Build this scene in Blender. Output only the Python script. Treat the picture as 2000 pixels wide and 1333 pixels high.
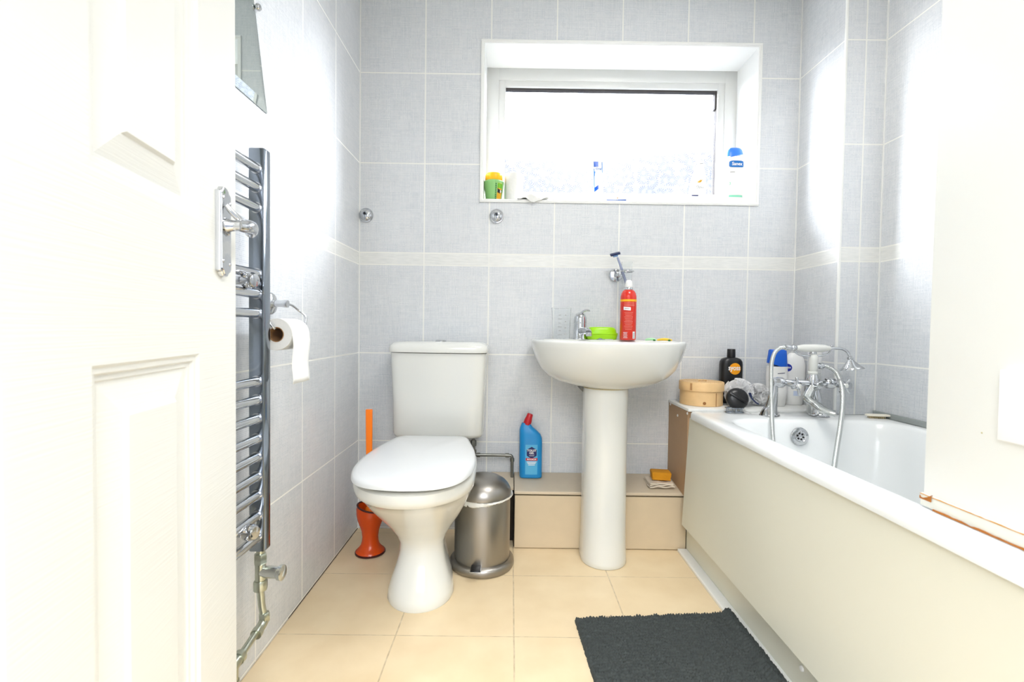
import bpy, bmesh, math, random
from math import sin, cos, pi, tan, atan2, sqrt
from mathutils import Vector, Matrix, Euler, noise
random.seed(7)
for o in list(bpy.data.objects): bpy.data.objects.remove(o)
S = bpy.context.scene
COL = S.collection

# ------------------------------------------------------------------ camera
F, PIT, ROL, YAW, HC = 933.76, 0.0276, 0.0136, 0.0023, 0.9
def cam2world(v):
    x, y, z = v
    yy = cos(PIT)*y + sin(PIT)*z; zz = -sin(PIT)*y + cos(PIT)*z
    return Vector((cos(YAW)*x + sin(YAW)*yy, -sin(YAW)*x + cos(YAW)*yy, zz))
cr = cam2world((cos(ROL), 0, sin(ROL))); cu = cam2world((-sin(ROL), 0, cos(ROL))); cf = cam2world((0, 1, 0))
cam = bpy.data.objects.new('camera', bpy.data.cameras.new('camera')); COL.objects.link(cam)
M = Matrix((cr, cu, -cf)).transposed().to_4x4(); M.translation = (0, 0, HC)
cam.matrix_world = M
cam.data.sensor_width = 36; cam.data.lens = F*36/2000; cam.data.clip_start = 0.02
cam.data.dof.use_dof = True; cam.data.dof.focus_distance = 1.9; cam.data.dof.aperture_fstop = 5.6
S.camera = cam
def at(px, py, Y=None, X=None, Z=None):
    """the point of the room that lies at depth Y (or in the plane X / Z) on the sight line through a pixel"""
    a, b = px-1000, py-666.5
    u = (cos(ROL)*a + sin(ROL)*b)/F; v = (-sin(ROL)*a + cos(ROL)*b)/F
    r = cam2world((u, 1, -v))
    t = Y/r.y if Y is not None else (X/r.x if X is not None else (Z-HC)/r.z)
    return Vector((0, 0, HC)) + r*t

# ------------------------------------------------------------------ world, lights, exposure
S.view_settings.view_transform = 'Standard'; S.view_settings.look = 'None'
S.view_settings.gamma = 1; S.view_settings.use_curve_mapping = False
S.view_settings.exposure = 0.24
W = bpy.data.worlds.new('sky'); S.world = W; W.use_nodes = True
wn = W.node_tree.nodes; wl = W.node_tree.links; wn.clear()
wo = wn.new('ShaderNodeOutputWorld'); wb = wn.new('ShaderNodeBackground')
wt = wn.new('ShaderNodeTexCoord'); ws = wn.new('ShaderNodeSeparateXYZ'); wr = wn.new('ShaderNodeValToRGB')
wl.new(wt.outputs['Generated'], ws.inputs[0]); wl.new(ws.outputs['Z'], wr.inputs[0])
wr.color_ramp.elements[0].position = 0.27; wr.color_ramp.elements[0].color = (0.074, 0.080, 0.091, 1)
wr.color_ramp.elements[1].position = 0.40; wr.color_ramp.elements[1].color = (0.93, 0.96, 1.0, 1)
e = wr.color_ramp.elements.new(0.325); e.color = (0.096, 0.100, 0.106, 1)
wb.inputs['Strength'].default_value = 9.0
wl.new(wr.outputs[0], wb.inputs[0]); wl.new(wb.outputs[0], wo.inputs[0])

def area(name, loc, target, sx, sy, power, col=(1, 1, 1), spread=None):
    d = bpy.data.lights.new(name, 'AREA'); d.shape = 'RECTANGLE'; d.size = sx; d.size_y = sy
    d.energy = power; d.color = col
    if spread: d.spread = spread
    o = bpy.data.objects.new(name, d); COL.objects.link(o); o.location = loc
    o.rotation_euler = (Vector(target)-Vector(loc)).to_track_quat('-Z', 'Y').to_euler()
    return o
area('sky_above_window', (0.50, 3.5, 3.75), (0.46, 2.2, 1.8), 1.9, 1.3, 250, (0.97, 0.985, 1.0))
area('sky_right_of_window', (3.0, 3.9, 2.7), (0.46, 2.2, 1.8), 1.4, 1.4, 500, (0.97, 0.985, 1.0))
area('sky_left_of_window', (-1.9, 3.7, 2.7), (0.46, 2.2, 1.8), 1.3, 1.4, 420, (0.97, 0.985, 1.0))
area('ceiling_fill', (0.60, 0.95, 2.32), (0.62, 1.0, 0), 0.5, 0.5, 14, (1.0, 0.98, 0.95))  # unseen fill added overhead; the ceiling has no fixture
area('doorway_fill', (0.35, -1.0, 1.5), (0.3, 1.2, 0.7), 1.1, 1.3, 7, (1.0, 0.985, 0.96))  # added fill from behind the camera through the doorway; no hallway is built

# ------------------------------------------------------------------ materials
def lin(c):
    return tuple(((x/255)/12.92 if x/255 <= 0.04045 else ((x/255+0.055)/1.055)**2.4) for x in c)
MATS = {}
def mat(name, rgb, rough=0.4, metal=0.0, trans=0.0, ior=1.45, coat=0.0, bump=None, alpha=1.0, sss=0.0, mottle=0.0, mscale=30, thin=False):
    if name in MATS: return MATS[name]
    m = bpy.data.materials.new(name); m.use_nodes = True; nt = m.node_tree; b = nt.nodes['Principled BSDF']
    c = lin(rgb)+(1,)
    b.inputs['Base Color'].default_value = c; b.inputs['Roughness'].default_value = rough
    b.inputs['Metallic'].default_value = metal; b.inputs['IOR'].default_value = ior
    b.inputs['Transmission Weight'].default_value = trans; b.inputs['Coat Weight'].default_value = coat
    b.inputs['Alpha'].default_value = alpha
    if sss: b.inputs['Subsurface Weight'].default_value = sss; b.inputs['Subsurface Radius'].default_value = (.01, .01, .01)
    tc = nt.nodes.new('ShaderNodeTexCoord')
    if mottle:
        n = nt.nodes.new('ShaderNodeTexNoise'); n.inputs['Scale'].default_value = mscale; n.inputs['Detail'].default_value = 4
        nt.links.new(tc.outputs['Object'], n.inputs['Vector'])
        mx = nt.nodes.new('ShaderNodeMix'); mx.data_type = 'RGBA'
        nt.links.new(n.outputs[0], mx.inputs[0])
        mx.inputs[6].default_value = tuple(x*(1-mottle) for x in c[:3])+(1,); mx.inputs[7].default_value = tuple(min(1, x*(1+mottle*.6)) for x in c[:3])+(1,)
        nt.links.new(mx.outputs[2], b.inputs['Base Color'])
    if bump:
        n = nt.nodes.new('ShaderNodeTexNoise'); n.inputs['Scale'].default_value = bump[0]; n.inputs['Detail'].default_value = 3
        mp = nt.nodes.new('ShaderNodeMapping'); mp.inputs['Scale'].default_value = bump[2] if len(bump) > 2 else (1, 1, 1)
        nt.links.new(tc.outputs['Object'], mp.inputs[0]); nt.links.new(mp.outputs[0], n.inputs['Vector'])
        bp = nt.nodes.new('ShaderNodeBump'); bp.inputs['Strength'].default_value = bump[1]; bp.inputs['Distance'].default_value = 0.002
        nt.links.new(n.outputs[0], bp.inputs['Height']); nt.links.new(bp.outputs[0], b.inputs['Normal'])
    MATS[name] = m; return m

class NG:
    """small helper to write node maths"""
    def __init__(s, m): s.t = m.node_tree; s.n = s.t.nodes; s.l = s.t.links
    def math(s, op, a, b=None, c=None):
        n = s.n.new('ShaderNodeMath'); n.operation = op
        for i, v in enumerate((a, b, c)):
            if v is None: continue
            if isinstance(v, (int, float)): n.inputs[i].default_value = v
            else: s.l.new(v, n.inputs[i])
        return n.outputs[0]
    def mix(s, f, a, b):
        n = s.n.new('ShaderNodeMix'); n.data_type = 'RGBA'
        for i, v in ((0, f), (6, a), (7, b)):
            if isinstance(v, (int, float)): n.inputs[i].default_value = v
            elif isinstance(v, tuple): n.inputs[i].default_value = v
            else: s.l.new(v, n.inputs[i])
        return n.outputs[2]
    def comb(s, x, y, z=0.0):
        n = s.n.new('ShaderNodeCombineXYZ')
        for i, v in enumerate((x, y, z)):
            if isinstance(v, (int, float)): n.inputs[i].default_value = v
            else: s.l.new(v, n.inputs[i])
        return n.outputs[0]

TW, TH, BH, ZB = 0.2841, 0.3879, 0.0527, 1.2223
def tile_mat(name, axis, origin):
    m = bpy.data.materials.new(name); m.use_nodes = True; g = NG(m); b = g.n['Principled BSDF']
    geo = g.n.new('ShaderNodeNewGeometry'); sp = g.n.new('ShaderNodeSeparateXYZ'); g.l.new(geo.outputs['Position'], sp.inputs[0])
    u = g.math('SUBTRACT', sp.outputs[axis], origin); z = g.math('SUBTRACT', sp.outputs['Z'], ZB)
    below = g.math('LESS_THAN', z, 0.0)
    band = g.math('MULTIPLY', below, g.math('GREATER_THAN', z, -BH))
    v = g.math('ADD', z, g.math('MULTIPLY', below, BH))
    def line(c, period, half):
        fr = g.math('FRACT', g.math('DIVIDE', c, period))
        d = g.math('MULTIPLY', g.math('MINIMUM', fr, g.math('SUBTRACT', 1.0, fr)), period)
        return g.math('LESS_THAN', d, half)
    ug = line(u, TW, 0.0026)
    vg = line(v, TH, 0.0024)
    vg = g.math('MULTIPLY', vg, g.math('SUBTRACT', 1.0, band))
    be = g.math('MAXIMUM', g.math('LESS_THAN', g.math('ABSOLUTE', z), 0.0024), g.math('LESS_THAN', g.math('ABSOLUTE', g.math('ADD', z, BH)), 0.0024))
    grout = g.math('MAXIMUM', g.math('MAXIMUM', ug, vg), be)
    # woven mosaic: small cells with soft gaps
    P = 0.0049
    cu_, cv_ = g.math('DIVIDE', u, P), g.math('DIVIDE', v, P)
    wn_ = g.n.new('ShaderNodeTexWhiteNoise'); wn_.noise_dimensions = '3D'
    g.l.new(g.comb(g.math('FLOOR', cu_), g.math('FLOOR', cv_), 3.0), wn_.inputs['Vector'])
    fu, fv = g.math('FRACT', cu_), g.math('FRACT', cv_)
    def dist(a): return g.math('MINIMUM', a, g.math('SUBTRACT', 1.0, a))
    dm = g.math('MINIMUM', dist(fu), dist(fv))
    cell = g.n.new('ShaderNodeMapRange'); cell.inputs['From Min'].default_value = 0.06; cell.inputs['From Max'].default_value = 0.26
    g.l.new(dm, cell.inputs['Value'])
    big = g.n.new('ShaderNodeTexNoise'); big.inputs['Scale'].default_value = 22; big.inputs['Detail'].default_value = 2
    g.l.new(geo.outputs['Position'], big.inputs['Vector'])
    # streaks: rows and columns of cells that stand out
    w1 = g.n.new('ShaderNodeTexWhiteNoise'); w1.noise_dimensions = '2D'
    g.l.new(g.comb(g.math('FLOOR', cu_), g.math('FLOOR', g.math('DIVIDE', cv_, 9.0))), w1.inputs['Vector'])
    w2 = g.n.new('ShaderNodeTexWhiteNoise'); w2.noise_dimensions = '2D'
    g.l.new(g.comb(g.math('FLOOR', g.math('DIVIDE', cu_, 9.0)), g.math('FLOOR', cv_)), w2.inputs['Vector'])
    mix3 = g.math('ADD', g.math('MULTIPLY', wn_.outputs['Value'], 0.34), g.math('ADD', g.math('MULTIPLY', w1.outputs['Value'], 0.33), g.math('MULTIPLY', w2.outputs['Value'], 0.33)))
    dark = g.math('MULTIPLY', cell.outputs[0], g.math('MULTIPLY', mix3, g.math('ADD', 0.45, big.outputs[0])))
    base = g.mix(dark, lin((220, 222, 224))+(1,), lin((178, 186, 194))+(1,))
    # border tile: pale, brushed
    bn = g.n.new('ShaderNodeTexNoise'); bn.inputs['Scale'].default_value = 1.0; bn.inputs['Detail'].default_value = 3
    g.l.new(g.comb(g.math('MULTIPLY', u, 22.0), g.math('MULTIPLY', v, 160.0)), bn.inputs['Vector'])
    bcol = g.mix(bn.outputs[0], lin((206, 209, 207))+(1,), lin((240, 240, 237))+(1,))
    c = g.mix(band, base, bcol)
    c = g.mix(grout, c, lin((233, 233, 228))+(1,))
    g.l.new(c, b.inputs['Base Color'])
    h = g.math('MULTIPLY', g.math('ADD', g.math('MULTIPLY', cell.outputs[0], 0.55), g.math('MULTIPLY', mix3, 0.5)), g.math('SUBTRACT', 1.0, band))
    h = g.math('ADD', h, g.math('MULTIPLY', band, g.math('ADD', 3.0, g.math('MULTIPLY', bn.outputs[0], 1.5))))
    h = g.math('MULTIPLY', h, g.math('SUBTRACT', 1.0, grout))
    bp = g.n.new('ShaderNodeBump'); bp.inputs['Strength'].default_value = 0.32; bp.inputs['Distance'].default_value = 0.0006
    g.l.new(h, bp.inputs['Height']); g.l.new(bp.outputs[0], b.inputs['Normal'])
    g.l.new(g.math('ADD', 0.2, g.math('MULTIPLY', grout, 0.5)), b.inputs['Roughness'])
    return m
XL, XR, D = -0.6696, 1.3967, 2.1045
T_BACK = tile_mat('woven grey wall tile back', 'X', XL)
T_SIDE = tile_mat('woven grey wall tile side', 'Y', D)

def floor_mat():
    m = bpy.data.materials.new('beige floor tile'); m.use_nodes = True; g = NG(m); b = g.n['Principled BSDF']
    geo = g.n.new('ShaderNodeNewGeometry'); sp = g.n.new('ShaderNodeSeparateXYZ'); g.l.new(geo.outputs['Position'], sp.inputs[0])
    wob = g.n.new('ShaderNodeTexNoise'); wob.inputs['Scale'].default_value = 9; g.l.new(geo.outputs['Position'], wob.inputs['Vector'])
    w = g.math('MULTIPLY', g.math('SUBTRACT', wob.outputs[0], 0.5), 0.003)
    def d(c, o, per):
        fr = g.math('FRACT', g.math('DIVIDE', g.math('ADD', g.math('SUBTRACT', c, o), w), per))
        return g.math('MULTIPLY', g.math('MINIMUM', fr, g.math('SUBTRACT', 1.0, fr)), per)
    dx, dy = d(sp.outputs['X'], 0.0204, 0.3445), d(sp.outputs['Y'], 1.7124, 0.3445)
    gx, gy = g.math('LESS_THAN', dx, 0.0021), g.math('LESS_THAN', dy, 0.0014)
    gr = g.math('MAXIMUM', gx, gy)
    n = g.n.new('ShaderNodeTexNoise'); n.inputs['Scale'].default_value = 7; n.inputs['Detail'].default_value = 6; g.l.new(geo.outputs['Position'], n.inputs['Vector'])
    n2 = g.n.new('ShaderNodeTexNoise'); n2.inputs['Scale'].default_value = 40; n2.inputs['Detail'].default_value = 3; g.l.new(geo.outputs['Position'], n2.inputs['Vector'])
    c = g.mix(n.outputs[0], lin((214, 190, 150))+(1,), lin((238, 220, 186))+(1,))
    gc = g.mix(n2.outputs[0], lin((150, 122, 86))+(1,), lin((236, 220, 186))+(1,))
    c = g.mix(gr, c, gc)
    g.l.new(c, b.inputs['Base Color']); b.inputs['Roughness'].default_value = 0.42
    h = g.math('SUBTRACT', g.math('MULTIPLY', n2.outputs[0], 0.15), g.math('MULTIPLY', gr, 1.0))
    bp = g.n.new('ShaderNodeBump'); bp.inputs['Strength'].default_value = 0.35; bp.inputs['Distance'].default_value = 0.0015
    g.l.new(h, bp.inputs['Height']); g.l.new(bp.outputs[0], b.inputs['Normal'])
    return m

ceramic = mat('white glazed ceramic', (220, 221, 216), 0.12, coat=0.3)
lidwhite = mat('white seat plastic', (214, 216, 216), 0.2)
acrylic = mat('white bath acrylic', (233, 236, 236), 0.16)
paint = mat('white gloss paint', (240, 240, 235), 0.33)
upvc = mat('white upvc', (236, 237, 235), 0.28)
upvc_f = mat('white window frame', (208, 209, 206), 0.28)
trimw = mat('white trim plastic', (234, 235, 232), 0.35)
chrome = mat('chrome', (205, 207, 210), 0.07, 1.0)
chrome_dk = mat('dark chrome', (150, 158, 168), 0.12, 1.0)
steel = mat('brushed steel', (158, 154, 148), 0.34, 1.0, bump=(60, 0.15, (1, 1, .03)))
oldmetal = mat('tarnished nickel pipe', (186, 190, 176), 0.28, 1.0, mottle=.3, mscale=25)
greypipe = mat('grey pipe', (128, 128, 122), 0.35, 0.8, mottle=.2)
ceil_m = mat('matt white ceiling', (240, 240, 238), 0.8)
cream = mat('cream bath panel', (218, 216, 200), 0.38, mottle=.03, mscale=3)
beige = mat('beige ledge tile', (208, 190, 160), 0.45, mottle=.10, mscale=14)
beige_top = mat('beige ledge top tile', (205, 190, 166), 0.35, mottle=.10, mscale=14)
board_m = mat('brown board', (178, 146, 112), 0.55, mottle=.08, mscale=12)
black = mat('black plastic', (22, 22, 24), 0.3)
darkgap = mat('dark joint filler', (52, 44, 36), 0.8)
sealant = mat('grey sealant', (150, 156, 154), 0.5)
white_pl = mat('white plastic', (236, 236, 234), 0.3)
paper = mat('white tissue paper', (226, 226, 222), 0.9, bump=(90, .4))
card = mat('brown card core', (150, 112, 74), 0.85)
orange = mat('orange plastic', (214, 76, 14), 0.25)
orange_b = mat('bright orange handle', (255, 128, 24), 0.3)
maroon = mat('dark maroon trim', (70, 20, 14), 0.4)
blue_b = mat('blue bottle plastic', (30, 140, 206), 0.28)
red_c = mat('red cap plastic', (190, 30, 40), 0.3)
navy = mat('navy print', (22, 30, 92), 0.4)
redp = mat('red print', (190, 36, 50), 0.4)
whitep = mat('white print', (240, 240, 240), 0.4)
red_can = mat('red can', (214, 44, 26), 0.22, coat=.4)
yellow = mat('yellow print', (248, 180, 20), 0.35)
lime = mat('lime plastic', (160, 222, 20), 0.28)
clear = mat('clear plastic', (252, 253, 253), 0.05, trans=1.0, ior=1.12)
blue_p = mat('bright blue plastic', (20, 92, 200), 0.3)
blue_l = mat('label blue', (16, 110, 190), 0.35)
bamboo = mat('pale bamboo', (232, 194, 140), 0.5, mottle=.16, mscale=26, bump=(40, .3, (1, 1, 12)))
bamboo_d = mat('dark bamboo', (150, 98, 48), 0.6)
amber = mat('orange print', (244, 160, 16), 0.4)
rust = mat('rusty brown metal', (176, 106, 34), 0.7, mottle=.4, mscale=30)
puff = mat('white mesh puff', (246, 246, 246), .7)
_g = puff.node_tree; _t = _g.nodes.new('ShaderNodeBsdfTranslucent'); _t.inputs[0].default_value = (.95, .95, .95, 1); _d = _g.nodes.new('ShaderNodeBsdfTransparent')
_m = _g.nodes.new('ShaderNodeMixShader'); _m.inputs[0].default_value = .25; _m2 = _g.nodes.new('ShaderNodeMixShader'); _m2.inputs[0].default_value = .06
_g.links.new(_g.nodes['Principled BSDF'].outputs[0], _m.inputs[1]); _g.links.new(_t.outputs[0], _m.inputs[2])
_g.links.new(_m.outputs[0], _m2.inputs[1]); _g.links.new(_d.outputs[0], _m2.inputs[2]); _g.links.new(_m2.outputs[0], _g.nodes['Material Output'].inputs['Surface'])
sponge_m = mat('orange yellow sponge', (206, 140, 24), 0.9, bump=(160, .9))
cloth_m = mat('off white cloth', (214, 202, 184), 0.9, bump=(120, .4))
rubber = mat('black gasket', (54, 50, 48), 0.5)
mirror_m = mat('mirror glass', (216, 224, 221), 0.02, 1.0)
green_j = mat('pale green jar', (142, 198, 122), 0.35)
green_d = mat('dark green print', (40, 110, 40), 0.4)

# ------------------------------------------------------------------ mesh helpers
def finish(name, bm, m, parent=None, smooth=True, ang=40, loc=None):
    me = bpy.data.meshes.new(name)
    bmesh.ops.recalc_face_normals(bm, faces=bm.faces)
    bm.to_mesh(me); bm.free()
    for mm in (m if isinstance(m, (list, tuple)) else [m]): me.materials.append(mm)
    if smooth:
        for p in me.polygons: p.use_smooth = True
        me.set_sharp_from_angle(angle=math.radians(ang))
    o = bpy.data.objects.new(name, me); COL.objects.link(o)
    if loc is not None: o.location = loc
    if parent is not None:
        o.parent = parent; bpy.context.view_layer.update()
        o.matrix_parent_inverse = parent.matrix_world.inverted()
    return o
def tag(o, label=None, cat=None, group=None, kind=None):
    if label: o['label'] = label
    if cat: o['category'] = cat
    if group: o['group'] = group
    if kind: o['kind'] = kind
    return o
def empty(name, loc, label, cat, group=None, kind=None):
    o = bpy.data.objects.new(name, None); COL.objects.link(o); o.location = loc; o.empty_display_size = .05
    bpy.context.view_layer.update()
    return tag(o, label, cat, group, kind)
def box(bm, x0, x1, y0, y1, z0, z1, bev=0.0, seg=2, M=None, mi=0):
    r = bmesh.ops.create_cube(bm, size=1)
    vs = r['verts']
    bmesh.ops.transform(bm, matrix=Matrix.Translation(((x0+x1)/2, (y0+y1)/2, (z0+z1)/2)) @ Matrix.Diagonal((abs(x1-x0), abs(y1-y0), abs(z1-z0), 1)), verts=vs)
    fs = list({f for v in vs for f in v.link_faces})
    if bev:
        es = list({e for f in fs for e in f.edges})
        r = bmesh.ops.bevel(bm, geom=es, offset=bev, segments=seg, affect='EDGES', profile=.5)
        vs = list({v for f in r['faces'] for v in f.verts} | {v for v in vs if v.is_valid})
        fs = list({f for v in vs for f in v.link_faces})
    for f in fs: f.material_index = mi
    if M is not None: bmesh.ops.transform(bm, matrix=M, verts=vs)
    return vs
def rings(bm, rs, cap0=True, cap1=True, closed=True, mi=0):
    """skin a list of equal-length point rings"""
    V = [[bm.verts.new(p) for p in r] for r in rs]
    n = len(V[0]); fs = []
    for i in range(len(V)-1):
        for j in range(n if closed else n-1):
            k = (j+1) % n
            try: fs.append(bm.faces.new((V[i][j], V[i][k], V[i+1][k], V[i+1][j])))
            except ValueError: pass
    if cap0: fs.append(bm.faces.new(V[0]))
    if cap1: fs.append(bm.faces.new(V[-1][::-1]))
    for f in fs: f.material_index = mi
    return [v for r in V for v in r]
def frame(p, d, up=Vector((0, 0, 1))):
    d = Vector(d).normalized()
    if abs(d.dot(up)) > .95: up = Vector((0, 1, 0))
    x = up.cross(d).normalized(); y = d.cross(x)
    m = Matrix((x, y, d)).transposed().to_4x4(); m.translation = p
    return m
def lathe(bm, prof, M=None, seg=40, cap=True, mi=0):
    """prof: (r, h) pairs along local z"""
    rs = [[Vector((max(r, 1e-4)*cos(2*pi*k/seg), max(r, 1e-4)*sin(2*pi*k/seg), h)) for k in range(seg)] for r, h in prof]
    vs = rings(bm, rs, cap, cap, mi=mi)
    if M is not None: bmesh.ops.transform(bm, matrix=M, verts=vs)
    return vs
def T(x, y, z): return Matrix.Translation((x, y, z))
def cyl(bm, a, b, r, seg=20, r2=None, bev=0.0, mi=0):
    a, b = Vector(a), Vector(b); L = (b-a).length; r2 = r if r2 is None else r2
    pr = [(r, 0), (r2, L)] if not bev else [(r-bev, 0), (r, bev), (r2, L-bev), (r2-bev, L)]
    return lathe(bm, pr, frame(a, b-a), seg, mi=mi)
def spline(pts, n=8):
    P = [Vector(p) for p in pts]; P = [P[0]*2-P[1]] + P + [P[-1]*2-P[-2]]; out = []
    for i in range(1, len(P)-2):
        for k in range(n):
            t = k/n
            out.append(0.5*((2*P[i]) + (P[i+1]-P[i-1])*t + (2*P[i-1]-5*P[i]+4*P[i+1]-P[i+2])*t*t + (3*P[i]-P[i-1]-3*P[i+1]+P[i+2])*t**3))
    out.append(P[-2]); return out
def tube(bm, pts, r, seg=12, mi=0, up=Vector((0, 0, 1))):
    n = len(pts); rs = []
    x = None
    for i, p in enumerate(pts):
        d = (pts[min(i+1, n-1)]-pts[max(i-1, 0)]).normalized()
        if x is None:
            u = up if abs(d.dot(up)) < .9 else Vector((0, 1, 0)); x = u.cross(d).normalized()
        else: x = (x - d*x.dot(d)).normalized()
        y = d.cross(x); rr = r(i/(n-1)) if callable(r) else r
        rs.append([p + x*(rr*cos(2*pi*k/seg)) + y*(rr*sin(2*pi*k/seg)) for k in range(seg)])
    return rings(bm, rs, mi=mi)
def sup(cx, cy, z, rx, ry, n=2.0, seg=48, ryb=None):
    """superellipse ring; ryb: different extent on the far (+y) side"""
    out = []
    for k in range(seg):
        a = 2*pi*k/seg; c, s = cos(a), sin(a)
        x = abs(c)**(2/n)*(1 if c >= 0 else -1); y = abs(s)**(2/n)*(1 if s >= 0 else -1)
        out.append(Vector((cx + rx*x, cy + (ry if y < 0 or ryb is None else ryb)*y, z)))
    return out
def rrect(cx, cy, z, hx, hy, r, seg=8):
    out = []
    for qx, qy, a0 in ((1, 1, 0), (-1, 1, pi/2), (-1, -1, pi), (1, -1, 3*pi/2)):
        for k in range(seg+1):
            a = a0 + (pi/2)*k/seg
            out.append(Vector((cx + qx*(hx-r) + r*cos(a), cy + qy*(hy-r) + r*sin(a), z)))
    return out
def poly_prism(bm, pts, a, b, M=None, mi=0, bev=0):
    """pts: 2-d outline (x, z), extruded along y from a to b"""
    rs = [[Vector((x, a, z)) for x, z in pts], [Vector((x, b, z)) for x, z in pts]]
    vs = rings(bm, rs, mi=mi)
    if M is not None: bmesh.ops.transform(bm, matrix=M, verts=vs)
    return vs
def lettering(body, size, m, parent, fn, name='lettering', shear=0.0, bold=0.0, sx=1.0, rot=0.0):
    """text as a thin mesh; fn maps flat (x, z) in metres (origin = centre of the text) plus lift to a point in the room"""
    c = bpy.data.curves.new(name, 'FONT'); c.body = body; c.size = size; c.align_x = 'CENTER'; c.align_y = 'CENTER'
    c.shear = shear; c.offset = bold; c.resolution_u = 3
    o = bpy.data.objects.new(name, c); COL.objects.link(o)
    bpy.context.view_layer.update()
    me = bpy.data.meshes.new_from_object(o.evaluated_get(bpy.context.evaluated_depsgraph_get()))
    bpy.data.objects.remove(o)
    bm = bmesh.new(); bm.from_mesh(me); bpy.data.meshes.remove(me)
    bmesh.ops.remove_doubles(bm, verts=bm.verts, dist=1e-6)
    for _ in range(1):
        bmesh.ops.subdivide_edges(bm, edges=[e for e in bm.edges if e.calc_length() > size*.25], cuts=2)
    for v in bm.verts:
        x, z = v.co.x*sx, v.co.y
        v.co = fn(cos(rot)*x - sin(rot)*z, sin(rot)*x + cos(rot)*z)
    ob = finish(name, bm, m, parent, smooth=False)
    for p in ob.data.polygons: p.use_smooth = False
    return ob
def cylmap(c, r, z0, a0=0.0, lift=0.0006, taper=None):
    """wrap flat (x, z) on an upright cylinder at c facing -Y turned by a0"""
    def fn(x, z):
        a = a0 + x/r; rr = r + lift
        return Vector((c[0] + rr*sin(a), c[1] - rr*cos(a), z0 + z))
    return fn
def ellmap(c, rx, ry, n, z0, x0=0.0, lift=0.0007):
    def fn(x, z):
        t = min(.985, abs((x+x0)/rx)); y = ry*(1 - t**n)**(1/n)
        return Vector((c[0] + x + x0, c[1] - y - lift, z0 + z))
    return fn
def patch(name, m, parent, fn, outline_fn, nu=14, nv=8):
    """printed area: grid over the unit square mapped to flat (x,z) by outline_fn then wrapped by fn"""
    bm = bmesh.new(); V = [[bm.verts.new(fn(*outline_fn(i/nu, j/nv))) for i in range(nu+1)] for j in range(nv+1)]
    for j in range(nv):
        for i in range(nu):
            bm.faces.new((V[j][i], V[j][i+1], V[j+1][i+1], V[j+1][i]))
    bmesh.ops.remove_doubles(bm, verts=bm.verts, dist=1e-6)
    return finish(name, bm, m, parent)
def rect_o(w, h, cx=0, cz=0, sk=0): return lambda u, v: (cx + (u-.5)*w, cz + (v-.5)*h + (u-.5)*w*sk)
def disc_o(r, cx=0, cz=0, rz=None):
    rz = rz or r
    return lambda u, v: (cx + r*v*cos(2*pi*u), cz + rz*v*sin(2*pi*u))
def hose(bm, pts, r, pitch=0.0055, seg=14):
    """ribbed metal hose: swept rings with alternating radius"""
    P = spline(pts, 24)
    # resample evenly
    out = [P[0]]; acc = 0; step = pitch/3
    for a, b in zip(P, P[1:]):
        L = (b-a).length; d = step-acc
        while d <= L and L > 0:
            out.append(a.lerp(b, d/L)); d += step
        acc = (L-(d-step)) if L > 0 else acc
    n = len(out)
    tube(bm, out, lambda t: r*(1.0 if int(round(t*(n-1))) % 3 else .86), seg)

# ------------------------------------------------------------------ the room
def structure(name, bm, m, smooth=False, **k):
    o = finish(name, bm, m, smooth=smooth, **k); o['kind'] = 'structure'; return o
bm = bmesh.new(); box(bm, XL-.1, XR+.1, -.15, D+.02, -.1, 0); structure('floor', bm, floor_mat())
bm = bmesh.new(); box(bm, XL-.1, XR+.1, -.15, D+.2, 2.4, 2.5); structure('ceiling', bm, ceil_m)
bm = bmesh.new(); box(bm, XL-.1, XL, -.15, D+.2, 0, 2.4); structure('wall_left', bm, T_SIDE)
bm = bmesh.new(); box(bm, XR, XR+.1, -.15, D+.2, 0, 2.4); structure('wall_right', bm, T_SIDE)
WX0, WX1, WZ0, WZ1 = -0.139, 1.067, 1.457, 2.140
bm = bmesh.new()
box(bm, XL, WX0, D, D+.22, 0, 2.4); box(bm, WX1, XR, D, D+.22, 0, 2.4)
box(bm, WX0, WX1, D, D+.22, 0, WZ0-.006); box(bm, WX0, WX1, D, D+.22, WZ1+.006, 2.4)
structure('wall_back', bm, T_BACK)
# wall on the camera side, with the doorway the photograph is taken through
bm = bmesh.new(); box(bm, XL, -.43, -.15, -.05, 0, 2.4); box(bm, .46, XR, -.15, -.05, 0, 2.4); box(bm, -.43, .46, -.15, -.05, 2.03, 2.4)
structure('wall_front', bm, ceil_m)
# boxed-in column in the corner over the bath
CX, CY = 1.242, 1.821
bm = bmesh.new(); box(bm, CX, XR, CY, D, .5862, 2.4)
col_o = structure('wall_corner', bm, [T_BACK, T_SIDE])
for p in col_o.data.polygons: p.material_index = 1 if abs(p.normal.x) > .5 else 0
bm = bmesh.new(); box(bm, CX-.003, CX+.006, CY-.003, CY+.006, .5868, 2.4, .002); structure('trim_1', bm, trimw)
bm = bmesh.new(); box(bm, XR-.004, XR, CY-.004, CY, .595, 2.4); box(bm, XL, XL+.004, D-.004, D, .0, 2.4); box(bm, CX-.004, CX, D-.004, D, .6, 2.4); structure('trim_2', bm, trimw)
bm = bmesh.new(); box(bm, XR-.012, XR, .165, CY-.005, .585, .604, .002); structure('trim_3', bm, sealant)
bm = bmesh.new(); box(bm, XL, XL+.0012, 1.44, D, .0005, .0025); box(bm, XL, XL+.0012, .3, 1.13, .0005, .0025); structure('trim_4', bm, darkgap)

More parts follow.
